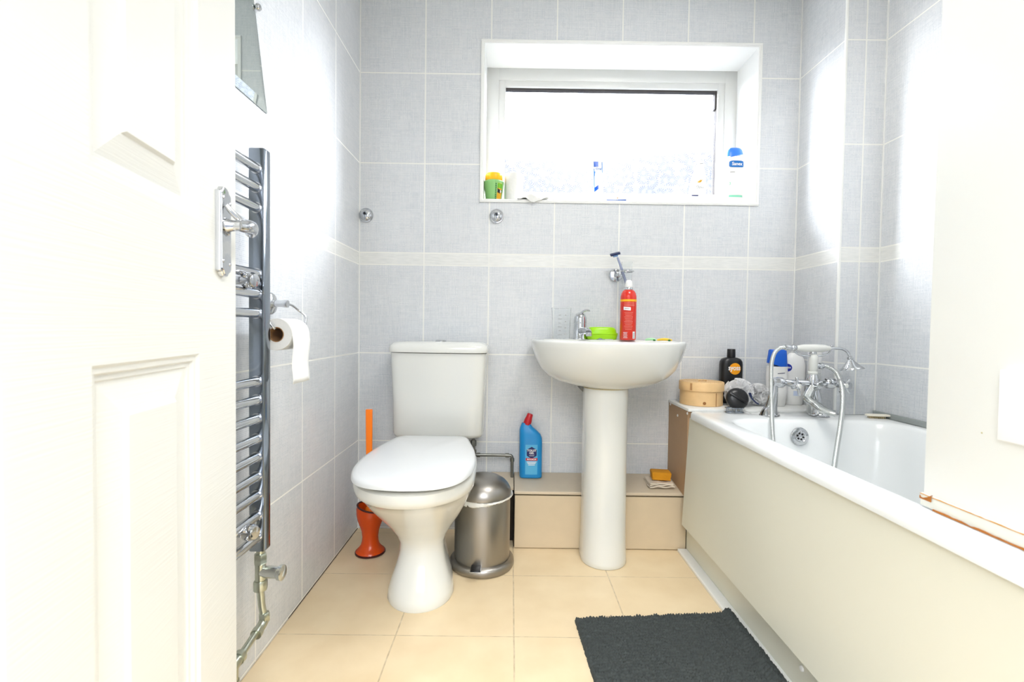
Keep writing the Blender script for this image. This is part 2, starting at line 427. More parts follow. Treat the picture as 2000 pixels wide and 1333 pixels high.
# window: white reveal lining, frame, sash, gasket, patterned pane
rv = .010
bm = bmesh.new()
Y0, Y1 = D-.003, D+.205
box(bm, WX0, WX0+rv, Y0, Y1, WZ0, WZ1, .001); box(bm, WX1-rv, WX1, Y0, Y1, WZ0, WZ1, .001)
box(bm, WX0+rv-.001, WX1-rv+.001, Y0+.0004, Y1, WZ1-rv, WZ1, .001)
e_ = .0
structure('trim_5', bm, upvc)
bm = bmesh.new(); box(bm, WX0, WX1, Y0-.004, Y1, WZ0-.006, WZ0+.004, .002); structure('trim_6', bm, upvc)
bm = bmesh.new()      # thin edging strip round the opening
for a in ((WX0-.006, WX0+.003, WZ0-.0037, WZ1-.0033), (WX1-.003, WX1+.006, WZ0-.0037, WZ1-.0033), (WX0-.006, WX1+.006, WZ1-.003, WZ1+.006), (WX0-.006, WX1+.006, WZ0-.010, WZ0-.004)):
    box(bm, a[0], a[1], D-.006, D, a[2], a[3], .001)
structure('trim_7', bm, trimw)
win = empty('window_1', (.46, 2.31, WZ0), None, None, kind='structure')
YW = 2.298
def rframe(bm, x0, x1, z0, z1, t, y0, y1, bev=.002, tb=None, tt=None):
    tb = t if tb is None else tb; tt = t if tt is None else tt
    box(bm, x0, x0+t, y0, y1, z0, z1, bev); box(bm, x1-t, x1, y0, y1, z0, z1, bev)
    box(bm, x0+t-bev*1.1, x1-t+bev*1.1, y0+.0003, y1, z1-tt, z1, bev); box(bm, x0+t-bev*1.1, x1-t+bev*1.1, y0+.0003, y1, z0, z0+tb, bev)
bm = bmesh.new(); rframe(bm, WX0+rv*.5, WX1-rv*.5, WZ0+.003, WZ1-.004, .062, YW, YW+.06, .003, tb=.066)
finish('window_frame', bm, upvc_f, win)
bm = bmesh.new(); rframe(bm, -.0745, 1.003, 1.5205, 2.080, .034, YW+.004, YW+.055, .004, tb=.030)
finish('window_sash', bm, upvc_f, win)
bm = bmesh.new(); rframe(bm, -.043, .972, 1.548, 2.048, .004, YW+.018, YW+.045, 0, tb=.002, tt=.009)
box(bm, .960, .968, YW+.018, YW+.045, 1.96, 2.048)
finish('gasket', bm, rubber, win)
def glass_mat():
    m = bpy.data.materials.new('patterned obscure glass'); m.use_nodes = True; g = NG(m); nt = g.t; g.n.remove(g.n['Principled BSDF'])
    out = g.n['Material Output']
    tc = g.n.new('ShaderNodeTexCoord')
    v = g.n.new('ShaderNodeTexVoronoi'); v.voronoi_dimensions = '2D'; v.inputs['Scale'].default_value = 20; v.inputs['Randomness'].default_value = .7
    sp0 = g.n.new('ShaderNodeSeparateXYZ'); g.l.new(tc.outputs['Object'], sp0.inputs[0])
    xz = g.comb(sp0.outputs['X'], sp0.outputs['Z'])
    g.l.new(xz, v.inputs['Vector'])
    sc = g.n.new('ShaderNodeVectorMath'); sc.operation = 'SCALE'; sc.inputs['Scale'].default_value = 1.0
    sub = g.n.new('ShaderNodeVectorMath'); sub.operation = 'SUBTRACT'
    g.l.new(xz, sub.inputs[0]); g.l.new(v.outputs['Position'], sub.inputs[1])
    sp = g.n.new('ShaderNodeSeparateXYZ'); g.l.new(sub.outputs[0], sp.inputs[0])
    ang = g.math('ARCTAN2', sp.outputs['Y'], sp.outputs['X'])
    ln = g.math('MULTIPLY', v.outputs['Distance'], 5.0)
    st = g.math('SINE', g.math('ADD', g.math('MULTIPLY', ang, 16.0), g.math('MULTIPLY', ln, 1.2)))
    m1 = g.math('GREATER_THAN', st, 0.55)
    n0 = g.n.new('ShaderNodeTexNoise'); n0.inputs['Scale'].default_value = 60; g.l.new(tc.outputs['Object'], n0.inputs['Vector'])
    m2 = g.math('MULTIPLY', g.math('MULTIPLY', g.math('GREATER_THAN', v.outputs['Distance'], 0.20), g.math('LESS_THAN', v.outputs['Distance'], 0.56)), g.math('GREATER_THAN', n0.outputs[0], 0.44))
    line = g.math('MULTIPLY', m1, m2)
    n = g.n.new('ShaderNodeTexNoise'); n.inputs['Scale'].default_value = 26; g.l.new(tc.outputs['Object'], n.inputs['Vector'])
    cl = g.mix(line, (1, 1, 1, 1), lin((212, 216, 232))+(1,))
    cl2 = g.mix(g.math('MULTIPLY', n.outputs[0], .25), cl, (0.88, 0.91, 0.96, 1))
    tr = g.n.new('ShaderNodeBsdfTransparent'); g.l.new(cl2, tr.inputs[0])
    gl = g.n.new('ShaderNodeBsdfGlossy'); gl.inputs['Roughness'].default_value = .25
    tl = g.n.new('ShaderNodeBsdfTranslucent'); tl.inputs[0].default_value = (.85, .88, .95, 1)
    mx = g.n.new('ShaderNodeMixShader'); mx.inputs[0].default_value = .05
    g.l.new(tr.outputs[0], mx.inputs[1]); g.l.new(gl.outputs[0], mx.inputs[2])
    mx2 = g.n.new('ShaderNodeMixShader'); mx2.inputs[0].default_value = .012
    g.l.new(mx.outputs[0], mx2.inputs[1]); g.l.new(tl.outputs[0], mx2.inputs[2])
    g.l.new(mx2.outputs[0], out.inputs['Surface'])
    return m
bm = bmesh.new(); box(bm, -.0405, .9695, YW+.028, YW+.034, 1.549, 2.0475); finish('glass_pane', bm, glass_mat(), win, smooth=False)

# tiled ledge boxing in the pipes
def wedge(bm, x0, x1, y0, y1, z0, zf, zb, mi=0):
    v = [bm.verts.new(p) for p in ((x0, y0, z0), (x1, y0, z0), (x1, y1, z0), (x0, y1, z0), (x0, y0, zf), (x1, y0, zf), (x1, y1, zb), (x0, y1, zb))]
    for f in ((0, 1, 2, 3), (4, 5, 6, 7), (0, 1, 5, 4), (1, 2, 6, 5), (2, 3, 7, 6), (3, 0, 4, 7)):
        bm.faces.new([v[i] for i in f]).material_index = mi
def ledge_z(y): return .238 + (y-1.93)/(D-1.93)*.0243
bm = bmesh.new()
wedge(bm, .0225, .7245, 1.942, D-.001, 0, .222, .247, 2)                      # core / dark joint
box(bm, .0245, .3655, 1.926, 1.94, .003, .218, .002, mi=0); box(bm, .3685, .7245, 1.926, 1.94, .003, .218, .002, mi=0)
for x0, x1 in ((.0225, .3655), (.3685, .7245)): 
    wedge(bm, x0, x1, 1.921, D-.003, 0, 0, 0, 1) if False else None
    v0 = len(bm.verts)
    vs = box(bm, x0, x1, 1.921, D-.004, 0, .012, .0018, mi=1)
    for v in vs: v.co.z += ledge_z(v.co.y)-.012
wedge(bm, -.080, .0205, 2.00, D-.001, 0, .236, .250, 2)
vs = box(bm, -.078, .0195, 1.955, D-.004, 0, .012, .0018, mi=1)
for v in vs: v.co.z += ledge_z(v.co.y)-.012
structure('trim_8', bm, [beige, beige_top, darkgap])

# ------------------------------------------------------------------ door, opened into the room
d_ = Vector((-.158, .9874, 0)).normalized(); E0 = Vector((-.5176, .9, 0))   # leading edge of the leaf
DM = Matrix((( -d_).to_tuple(), (0, 0, 1), (-d_).cross(Vector((0, 0, 1))).to_tuple())).transposed().to_4x4(); DM.translation = E0
# local: x along the leaf from the leading edge towards the hinge, y up, z = out of the face
nrm = (-d_).cross(Vector((0, 0, 1)))
flip = 1 if nrm.x > 0 else -1
def door_pt(t, z, out=0.0): return E0 + (-d_)*t + Vector((0, 0, z)) + nrm*(out*flip)
door = empty('door_1', door_pt(.84, 0), None, None, kind='structure')
DW, DT = .84, .038
def quadloop(t0, t1, z0, z1, o): return [door_pt(t0, z0, o), door_pt(t1, z0, o), door_pt(t1, z1, o), door_pt(t0, z1, o)]
bm = bmesh.new()
PX = ((.141, .383), (.494, .736)); PZ = ((.22, .852), (1.066, 1.62), (1.70, 1.90))
ts = sorted({0, DW, *[a for p in PX for a in p]}); zs = sorted({.005, 1.98, *[a for p in PZ for a in p]})
def addq(pts, mi=0):
    f = bm.faces.new([bm.verts.new(p) for p in pts]); f.material_index = mi
for i in range(len(ts)-1):
    for j in range(len(zs)-1):
        a, b, c, d2 = ts[i], ts[i+1], zs[j], zs[j+1]
        if (a, b) in PX and (c, d2) in PZ:
            prof = [(0, 0), (.004, -.004), (.010, -.0045), (.013, -.009), (.019, -.0095), (.021, -.012), (.026, -.0125), (.062, -.006), (.066, -.0015)]
            prev = quadloop(a, b, c, d2, 0)
            for ins, dep in prof[1:]:
                cur = quadloop(a+ins, b-ins, c+ins, d2-ins, dep)
                for k in range(4): addq((prev[k], prev[(k+1) % 4], cur[(k+1) % 4], cur[k]))
                prev = cur
            addq(prev)
        else: addq(quadloop(a, b, c, d2, 0))
addq(quadloop(0, DW, .005, 1.98, -DT))
A, B = quadloop(0, DW, .005, 1.98, 0), quadloop(0, DW, .005, 1.98, -DT)
for k in range(4): addq((A[k], A[(k+1) % 4], B[(k+1) % 4], B[k]))
bmesh.ops.remove_doubles(bm, verts=bm.verts, dist=1e-5)
door_paint = mat('white embossed door paint', (217, 217, 211), 0.36, bump=(14, .22, (.6, .6, 26)))
finish('door_leaf', bm, door_paint, door, ang=12)
# handle: shaped back plate, lever
hp = (0.052, 1.045)
def dplane(px, py):  # hit point of a sight line with the door face -> (t, z)
    o = Vector((0, 0, HC)); r = at(px, py, Y=1)-o; n = nrm
    k = (E0-o).dot(n)/r.dot(n); p = o + r*k
    return (p-E0).dot(-d_), p.z
tz = [dplane(x, y) for x, y in ((430, 365), (430, 541), (412, 450), (448, 450), (388, 436), (388, 690), (178, 343))]
print('DOOR', [(round(a, 3), round(b, 3)) for a, b in tz])
ht = (tz[2][0]+tz[3][0])/2; hw = abs(tz[2][0]-tz[3][0])/2; hz0, hz1 = tz[1][1], tz[0][1]; hzc = (hz0+hz1)/2
hw = .0215
o_ = [(-1, .86), (-.92, .885), (-.62, .90), (-.50, .955), (-.38, .985), (0, 1.0), (.38, .985), (.50, .955), (.62, .90), (.92, .885), (1, .86)]
pl = [(x*hw, z*(hz1-hzc)) for x, z in o_] + [(-x*hw, -z*(hz1-hzc)) for x, z in o_]
bm = bmesh.new()
rings(bm, [[door_pt(ht-x*s, hzc+z*(1-(1-s)*.3), o) for x, z in pl] for s, o in ((1, 0), (1, .006), (.96, .008), (.86, .0085), (.82, .010), (.5, .0105))])
plate = finish('handle_plate', bm, chrome, door, ang=25); 
bm = bmesh.new()
for dx, dz in ((-.6, .74), (.6, .66), (-.6, -.66), (.6, -.70)):
    c = door_pt(ht-dx*hw, hzc+dz*(hz1-hzc), .010); lathe(bm, [(.0032, 0), (.003, .0014), (.0012, .002)], frame(c, nrm*flip), 12)
finish('screw', bm, chrome, plate)
lz = hzc + .012
c0 = door_pt(ht, lz, .008); nn = nrm*flip
bm = bmesh.new(); lathe(bm, [(.0125, 0), (.0125, .006), (.010, .010), (.0088, .020), (.0092, .026)], frame(c0, nn), 24)
tipd = d_
P = [c0+nn*.022+d_*-.006, c0+nn*.027+d_*.006+Vector((0, 0, .001)), c0+nn*.029+d_*.020+Vector((0, 0, .003)), c0+nn*.028+d_*.038+Vector((0, 0, .004)), c0+nn*.023+d_*.051+Vector((0, 0, .0)), c0+nn*.016+d_*.056+Vector((0, 0, -.005))]
tube(bm, spline(P, 6), lambda t: .0095+.003*sin(pi*t)-.004*(t > .93), 16)
# raised scroll at the root of the lever
P = [c0+nn*.026+d_*.010+Vector((0, 0, .006)), c0+nn*.022+d_*.000+Vector((0, 0, .012)), c0+nn*.013+d_*-.008+Vector((0, 0, .022)), c0+nn*.006+d_*-.012+Vector((0, 0, .032))]
tube(bm, spline(P, 6), lambda t: .0065-.0025*t, 12)
finish('lever', bm, chrome, plate)
for z in (.25, 1.75):
    bm = bmesh.new(); cyl(bm, door_pt(DW+.004, z, .004), door_pt(DW+.004, z+.09, .004), .006, 12); finish('hinge', bm, chrome, door)

# ------------------------------------------------------------------ towel radiator on the left wall
rad = empty('towel_radiator', (-.635, .90, .34), 'tall chrome ladder towel radiator on the left wall beside the open door', 'towel radiator')
RX1, RX0 = -.5935, -.6265      # room side and wall side of the posts
for y0, y1 in ((1.150, 1.183), (.617, .650)):
    bm = bmesh.new(); box(bm, RX0-.005, RX1, y0, y1, .345, 1.3215, .004, 2); finish('post', bm, chrome_dk, rad)
bar_y = [329, 367, 406, 535, 574, 612, 745, 781, 818, 857, 893, 931, 968, 1008, 1050]
bar0 = None
for py in bar_y:
    z = at(497, py, Y=1.15).z
    if bar0 is None:
        bm = bmesh.new(); cyl(bm, (0, .645, 0), (0, 1.1505, 0), .0112, 24); 
        lathe(bm, [(.0135, 0), (.0135, .003)], frame(Vector((0, 1.1475, 0)), (0, 1, 0)), 24)
        bar0 = finish('bar', bm, chrome, None, loc=(-.611, 0, z)); b = bar0
    else:
        b = bar0.copy(); COL.objects.link(b); b.location = (-.611, 0, z)
    b.parent = rad; b.matrix_parent_inverse = rad.matrix_world.inverted()
for px, py, X in ((478, 548, -.604), (481, 1040, -.604)):
    z = at(px, py, Y=1.09).z
    bm = bmesh.new(); y = 1.092
    lathe(bm, [(.0165, 0), (.0185, .004), (.0185, .020), (.014, .027), (.006, .028)], frame(Vector((-.606, y, z)), (1, -.25, 0)), 24)
    cyl(bm, (-.669, y, z), (-.606, y, z), .010, 16); box(bm, -.62, -.606, y-.02, y+.05, z-.006, z+.006, .003)
    finish('wall_bracket', bm, chrome, rad)
# valve and pipes
bm = bmesh.new()
q = lambda px, py, Y=1.165: at(px, py, Y=Y)
vx = -.611; vy = 1.166
zt = .346
cyl(bm, (vx, vy, zt), (vx, vy, zt-.012), .009, 20)
lathe(bm, [(.0145, 0), (.0155, .003), (.0155, .022), (.0135, .025)], T(vx, vy, zt-.036), 6)
cyl(bm, (vx, vy, zt-.034), (vx, vy, zt-.085), .0125, 20)
lathe(bm, [(.0155, 0), (.016, .003), (.016, .020), (.0145, .024)], T(vx, vy, zt-.102), 12)
valve = finish('radiator_valve', bm, oldmetal, rad)
bm = bmesh.new(); lathe(bm, [(.011, 0), (.0135, .012), (.0145, .018), (.0145, .046), (.0185, .050), (.0185, .058), (.015, .060)], frame(Vector((vx, vy, zt-.056)), (1, -.1, 0)), 24)
finish('valve_knob', bm, mat('satin chrome', (206, 209, 207), .22, 1.0), valve)
pz = .9-.0; 
pe = Vector((vx+.010, vy, zt-.176))          # elbow
pipes = empty('radiator_pipe', (vx, vy, 0), 'tarnished supply pipe bending below the towel radiator valve down to the floor', 'pipe')
bm = bmesh.new(); tube(bm, [Vector((vx, vy, zt-.100)), Vector((vx+.003, vy, zt-.14)), pe], .0085, 16)
e2 = Vector((vx, vy-.120, zt-.214)); tube(bm, spline([pe, pe+Vector((-.002, -.012, -.012)), pe+Vector((-.004, -.03, -.014)), e2], 5), .0085, 16)
cyl(bm, e2, (e2.x, e2.y, 0), .0085, 16); cyl(bm, e2, (e2.x, e2.y-.25, e2.z+.0), .0085, 16)
finish('pipe', bm, oldmetal, pipes)
bm = bmesh.new()
lathe(bm, [(.0125, 0), (.0135, .003), (.0135, .018), (.011, .021)], frame(pe+Vector((0, 0, -.004)), (-.05, 0, 1)), 6)
tube(bm, spline([pe+Vector((0, 0, .012)), pe, pe+Vector((-.002, -.012, -.010)), pe+Vector((-.004, -.03, -.015))], 5), .0115, 16)
lathe(bm, [(.013, 0), (.0135, .003), (.0135, .014)], frame(pe+Vector((-.003, -.022, -.014)), (0, -1, -.2)), 16)
finish('elbow', bm, oldmetal, pipes)
bm = bmesh.new(); cyl(bm, e2+Vector((0, .032, .006)), e2+Vector((0, -.032, -.002)), .0125, 18); cyl(bm, e2, e2-Vector((0, 0, .03)), .0125, 18)
lathe(bm, [(.015, 0), (.015, .014)], frame(e2+Vector((0, .034, .006)), (0, -1, 0)), 12); lathe(bm, [(.015, 0), (.015, .014)], frame(e2+Vector((0, -.022, 0)), (0, -1, 0)), 12)
lathe(bm, [(.0145, 0), (.0145, .012)], T(e2.x, e2.y, e2.z-.04), 12)
finish('tee_joint', bm, oldmetal, pipes)

# ------------------------------------------------------------------ mirror
mr = empty('wall_mirror', (-.664, 1.0, 1.47), 'mirror with slanting sides hanging high on the left wall above the towel radiator', 'mirror')
ZM, ZT = 1.4695, 2.02
sl = (1.309-1.243)/(1.7265-1.4695)
mp = [(.70, ZM), (1.309, ZM), (1.309-sl*(ZT-ZM), ZT), (.70+sl*(ZT-ZM), ZT)]
cy_, cz_ = 1.0, 1.75
def mring(s, x): return [Vector((x, cy_+(y-cy_)*s, cz_+(z-cz_)*(1-(1-s)*1.25))) for y, z in mp]
bm = bmesh.new(); rings(bm, [mring(1, XL+.002), mring(1, XL+.0035), mring(.93, XL+.006)])
finish('glass', bm, mirror_m, mr, ang=3)
bm = bmesh.new(); rings(bm, [mring(1.0, XL+.0005), mring(1.0, XL+.002)]); finish('backing', bm, mat('mirror edge green', (60, 92, 98), .3), mr, smooth=False)
ck = at(505, 14, X=-.660)
bm = bmesh.new(); lathe(bm, [(.006, 0), (.006, .004), (.009, .006), (.0095, .010), (.007, .014), (.002, .015)], frame(Vector((XL, ck.y, ck.z)), (1, 0, 0)), 20)
finish('mirror_clip', bm, chrome, mr)

# ------------------------------------------------------------------ toilet roll holder and roll
ry, rz_ = 1.325, .958
hold = empty('toilet_roll_holder', (XL, ry, rz_), 'chrome round toilet roll holder on the left wall', 'toilet roll holder')
bm = bmesh.new(); lathe(bm, [(.031, 0), (.031, .005), (.027, .010), (.016, .013), (.010, .016)], frame(Vector((XL+.0005, ry, rz_)), (1, 0, 0)), 36); finish('wall_rose', bm, chrome, hold)
bm = bmesh.new(); lathe(bm, [(.010, .008), (.0092, .030), (.0102, .040), (.0112, .044), (.0102, .052), (.004, .053)], frame(Vector((XL, ry, rz_)), (1, 0, 0)), 24); finish('arm', bm, chrome, hold)
rc = Vector((-.596, 1.267, .875))      # centre of the roll
a0 = Vector((XL+.047, ry, rz_))
bm = bmesh.new()
tube(bm, spline([a0, a0+Vector((.004, .030, -.004)), a0+Vector((.008, .058, -.016)), Vector((rc.x-.002, 1.392, rc.z+.050)), Vector((rc.x, 1.385, rc.z+.024)), Vector((rc.x, 1.365, rc.z+.0135)), Vector((rc.x, 1.29, rc.z+.0135)), Vector((rc.x, 1.22, rc.z+.0135)), Vector((rc.x-.002, 1.203, rc.z+.018)), Vector((rc.x-.012, 1.200, rc.z+.034)), Vector((rc.x-.018, 1.205, rc.z+.050))], 6), .0032, 12)
finish('wire_hook', bm, chrome, hold)
roll = empty('toilet_roll', tuple(rc), 'white toilet paper roll hanging from the chrome holder, one sheet loose', 'toilet paper')
R_, r_ = .0405, .0185
y0, y1 = 1.214, 1.318
bm = bmesh.new()
prof = [(r_+.0008, y0+.001), (R_-.001, y0), (R_, y0+.002), (R_, y1-.002), (R_-.001, y1), (r_+.0008, y1-.001), (r_+.0008, y0+.001)]
rs = [[Vector((rc.x+r*cos(2*pi*k/48), y, rc.z+r*sin(2*pi*k/48))) for k in range(48)] for r, y in prof]; rings(bm, rs, False, False)
finish('paper', bm, paper, roll)
bm = bmesh.new(); rs = [[Vector((rc.x+r*cos(2*pi*k/40), y, rc.z+r*sin(2*pi*k/40))) for k in range(40)] for r, y in ((r_-.001, y0), (r_+.0006, y0), (r_+.0006, y1), (r_-.001, y1), (r_-.001, y0))]; rings(bm, rs, False, False)
finish('cardboard_core', bm, card, roll)
bm = bmesh.new(); prof = [Vector((rc.x+(R_+.0006)*cos(a), 0, rc.z+(R_+.0006)*sin(a))) for a in [pi/2-(pi/2)*k/8 for k in range(9)]]
prof += [Vector((rc.x+R_+.0012+.002*sin(k*.9), 0, rc.z-.014*k)) for k in range(1, 10)]
V = [[bm.verts.new((p.x+.0015*sin(yy*90)*(i > 9), yy+(.004 if i == len(prof)-1 else 0)*sin(yy*60), p.z)) for yy in [y0+(y1-y0)*k/10 for k in range(11)]] for i, p in enumerate(prof)]
for i in range(len(V)-1):
    for j in range(10): bm.faces.new((V[i][j], V[i][j+1], V[i+1][j+1], V[i+1][j]))
sh = finish('loose_sheet', bm, paper, roll); md = sh.modifiers.new('s', 'SOLIDIFY'); md.thickness = .0008

# ------------------------------------------------------------------ two chrome mounting roses on the back wall
def rose_plate(px, py, label, rot):
    c = at(px, py, Y=D-.004); t = empty('wall_mount', (c.x, D, c.z), label, 'wall mount', 'bare round mounts under the window level')
    bm = bmesh.new(); lathe(bm, [(.0315, 0), (.0315, .004), (.0295, .0065), (.0265, .007), (.0245, .0105), (.018, .018), (.010, .021)], frame(Vector((c.x, D-.0005, c.z)), (0, -1, 0)), 40); finish('cover', bm, chrome, t)
    bm = bmesh.new(); lathe(bm, [(.0085, 0), (.0085, .006), (.006, .0065), (.0055, .003)], frame(Vector((c.x, D-.019, c.z+.003)), (0, -1, 0)), 24)
    box(bm, c.x-.002, c.x+.002, D-.022, D-.018, c.z-.020, c.z-.006, .0006, M=None); finish('collar', bm, chrome_dk, t)
    bm = bmesh.new(); lathe(bm, [(.0045, 0), (.0045, .0015)], frame(Vector((c.x, D-.0235, c.z+.003)), (0, -1, 0)), 16); finish('screw', bm, black, t)
rose_plate(715, 420.5, 'small round chrome mount in the back wall tiles beside the left corner', .6)
rose_plate(970, 422.5, 'small round chrome mount in the back wall tiles below the window', 0)

# ------------------------------------------------------------------ toilet
TX = -.293
wc = empty('toilet', (TX, 1.62, 0), 'white close-coupled toilet with closed lid standing beside the pedal bin', 'toilet')
def dring(z, yf, yc, yb, w, nb=3.2, x=TX, seg=64, nf=2.05):
    out = []
    for k in range(seg):
        a = 2*pi*k/seg; c, s = cos(a), sin(a)
        n = nf if s < 0 else nb
        X_ = abs(c)**(2/n)*(1 if c >= 0 else -1); Y_ = abs(s)**(2/n)*(1 if s >= 0 else -1)
        out.append(Vector((x+w*X_, yc+((yc-yf) if s < 0 else (yb-yc))*Y_, z)))
    return out
bm = bmesh.new()
sec = [(0, 1.475, 1.60, 1.93, .107), (.006, 1.472, 1.60, 1.93, .110), (.03, 1.477, 1.60, 1.93, .107), (.07, 1.492, 1.59, 1.93, .094), (.11, 1.518, 1.60, 1.93, .081), (.15, 1.535, 1.61, 1.93, .0735),
       (.18, 1.538, 1.61, 1.93, .0745), (.21, 1.522, 1.60, 1.925, .086), (.25, 1.485, 1.59, 1.92, .110), (.29, 1.437, 1.57, 1.915, .134), (.33, 1.385, 1.55, 1.91, .153), (.365, 1.343, 1.53, 1.905, .167), (.388, 1.315, 1.52, 1.90, .1755), (.396, 1.298, 1.51, 1.90, .1795),
       (.404, 1.284, 1.505, 1.90, .183), (.42, 1.276, 1.50, 1.90, .185), (.440, 1.276, 1.50, 1.90, .1850), (.4445, 1.282, 1.50, 1.895, .180), (.446, 1.30, 1.50, 1.885, .160)]
rings(bm, [dring(z, yf, yc, yb, w, 2.6 if z > .40 else 1.4) for z, yf, yc, yb, w in sec])
pan = finish('pan', bm, ceramic, wc, ang=50)
def lidring(z, inset, yb=1.81, TX=TX+.004):
    pts = [(yb-inset, .112-inset), (1.78, .131), (1.72, .149), (1.64, .167), (1.56, .179), (1.48, .1830), (1.41, .177), (1.35, .161), (1.305, .135), (1.277, .096), (1.264, .050), (1.260, 0)]
    base = [Vector((w, y, 0)) for y, w in pts]
    sp_ = spline(base, 4)
    full = [Vector((TX+v.x, v.y, 0)) for v in sp_] + [Vector((TX-v.x, v.y, 0)) for v in sp_[-2::-1]]
    c = Vector((TX, 1.53, 0)); out = []
    for v in full:
        d = v-c; L = d.length; k = max(0, (L-inset)/L); p = c+d*k
        out.append(Vector((p.x, p.y, z + (p.y-1.26)*.022)))
    return out
bm = bmesh.new(); rings(bm, [lidring(.4463, .042), lidring(.4463, .036), lidring(.458, .036), lidring(.4598, .042)]); finish('seat', bm, lidwhite, wc)
bm = bmesh.new(); rings(bm, [lidring(.4600, .020), lidring(.4590, .004), lidring(.461, 0), lidring(.469, .0005), lidring(.476, .006), lidring(.4795, .018), lidring(.482, .05), lidring(.4835, .10), lidring(.484, .15)]); finish('lid', bm, lidwhite, wc, ang=60)
for sx in (-.075, .075):
    bm = bmesh.new(); cyl(bm, (TX+sx-.015, 1.833, .466), (TX+sx+.015, 1.833, .466), .011, 16); finish('hinge', bm, white_pl, wc)
def cist(z, w, yf, n=7, yb=2.098): return sup(TX-.001, (yf+yb)/2, z, w, (yb-yf)/2, n, 64)
bm = bmesh.new(); rings(bm, [cist(.446, .166, 1.945), cist(.450, .178, 1.932), cist(.464, .1845, 1.925), cist(.60, .187, 1.921), cist(.72, .1925, 1.918), cist(.793, .196, 1.917)])
# slight bow of the front face
for v in bm.verts:
    if v.co.y < 2.0: v.co.y -= .010*(1-((v.co.x-TX)/.2)**2)
finish('cistern', bm, ceramic, wc, ang=60)
bm = bmesh.new(); rings(bm, [cist(.795, .195, 1.914), cist(.797, .201, 1.908), cist(.808, .2025, 1.907), cist(.822, .199, 1.910), cist(.832, .190, 1.918), cist(.838, .170, 1.932), cist(.8395, .12, 1.96)])
for v in bm.verts:
    if v.co.y < 2.0: v.co.y -= .010*(1-((v.co.x-TX)/.2)**2)
cl = finish('cistern_lid', bm, ceramic, wc, ang=60)
bm = bmesh.new(); lathe(bm, [(.023, 0), (.023, .004), (.019, .006), (.018, .0075), (.004, .008)], T(TX, 2.0, .8385), 32); finish('flush_button', bm, chrome, cl)
bm = bmesh.new(); lathe(bm, [(.007, 0), (.007, .004), (.003, .006)], frame(at(872, 1133, Y=1.66), (1, -.4, 0)), 14); finish('bolt_cap', bm, white_pl, wc)
# cistern feed pipe
fp = empty('feed_pipe', (-.13, 2.05, .25), 'thin grey water pipe running from under the cistern into the ledge', 'pipe')
A_ = at(925, 858, Y=2.04); B_ = at(926, 889, Y=2.04); C_ = at(996, 890, Y=2.05); D_ = at(1001, 922, Y=2.05)
bm = bmesh.new(); tube(bm, spline([A_, A_.lerp(B_, .7), B_+Vector((.004, 0, 0)), B_+Vector((.02, 0, 0)), C_-Vector((.01, 0, 0)), C_+Vector((.006, 0, -.004)), C_+Vector((.009, 0, -.02)), Vector((C_.x+.010, C_.y, ledge_z(C_.y)-.003))], 5), .0065, 14); finish('pipe', bm, greypipe, fp)
bm = bmesh.new(); lathe(bm, [(.012, 0), (.0125, .003), (.0125, .022), (.010, .026)], T(A_.x, A_.y, A_.z-.030), 6)
finish('compression_nut', bm, greypipe, fp)
bm = bmesh.new(); cyl(bm, B_+Vector((.012, 0, 0)), B_+Vector((.026, 0, 0)), .010, 14); cyl(bm, B_+Vector((0, 0, .022)), B_+Vector((0, 0, .008)), .010, 14)
finish('elbow', bm, greypipe, fp); bm = bmesh.new(); cyl(bm, C_-Vector((.020, 0, 0)), C_-Vector((.004, 0, 0)), .0095, 14); cyl(bm, C_+Vector((.0095, 0, -.012)), C_+Vector((.010, 0, -.026)), .0095, 14)
finish('elbow', bm, greypipe, fp)

# ------------------------------------------------------------------ toilet brush
BX, BY = -.548, 1.878
tb = empty('toilet_brush', (BX, BY, 0), 'orange toilet brush in a waisted holder on the floor in the left corner', 'toilet brush')
prof = [(.0565, .004), (.0555, .010), (.046, .019), (.037, .031), (.0320, .047), (.0305, .066), (.0335, .089), (.0405, .111), (.0485, .132), (.0530, .150), (.0535, .166), (.0495, .182), (.046, .180), (.044, .16), (.030, .10), (.028, .06)]
bm = bmesh.new(); vs = lathe(bm, prof, T(BX, BY, 0), 48)
for v in vs:
    if v.co.z > .13: v.co.z -= (v.co.x-BX)*.25*min(1, (v.co.z-.13)/.04)
finish('holder', bm, orange, tb)
bm = bmesh.new(); lathe(bm, [(.0555, 0), (.0585, .001), (.0585, .006), (.056, .008)], T(BX, BY, .0005), 48); finish('base_ring', bm, maroon, tb)
bm = bmesh.new(); R = [Vector((BX+.0495*cos(a), BY+.0495*sin(a), .1815-.0495*cos(a)*.25)) for a in [2*pi*k/48 for k in range(49)]]; tube(bm, R, .0034, 10); finish('rim_trim', bm, maroon, tb)
bm = bmesh.new(); hx = at(721, 800, Y=BY)
rings(bm, [sup(BX+(hx.x-BX)*t, BY, z, w, w*.55, 4, 24) for z, w, t in ((.10, .010, .4), (.20, .011, .5), (.35, .0115, .8), (hx.z-.01, .0130, 1), (hx.z-.002, .0128, 1), (hx.z, .0115, 1))])
lathe(bm, [(.020, 0), (.019, .014), (.012, .022)], T(BX, BY, .165), 24)
finish('handle', bm, orange_b, tb)

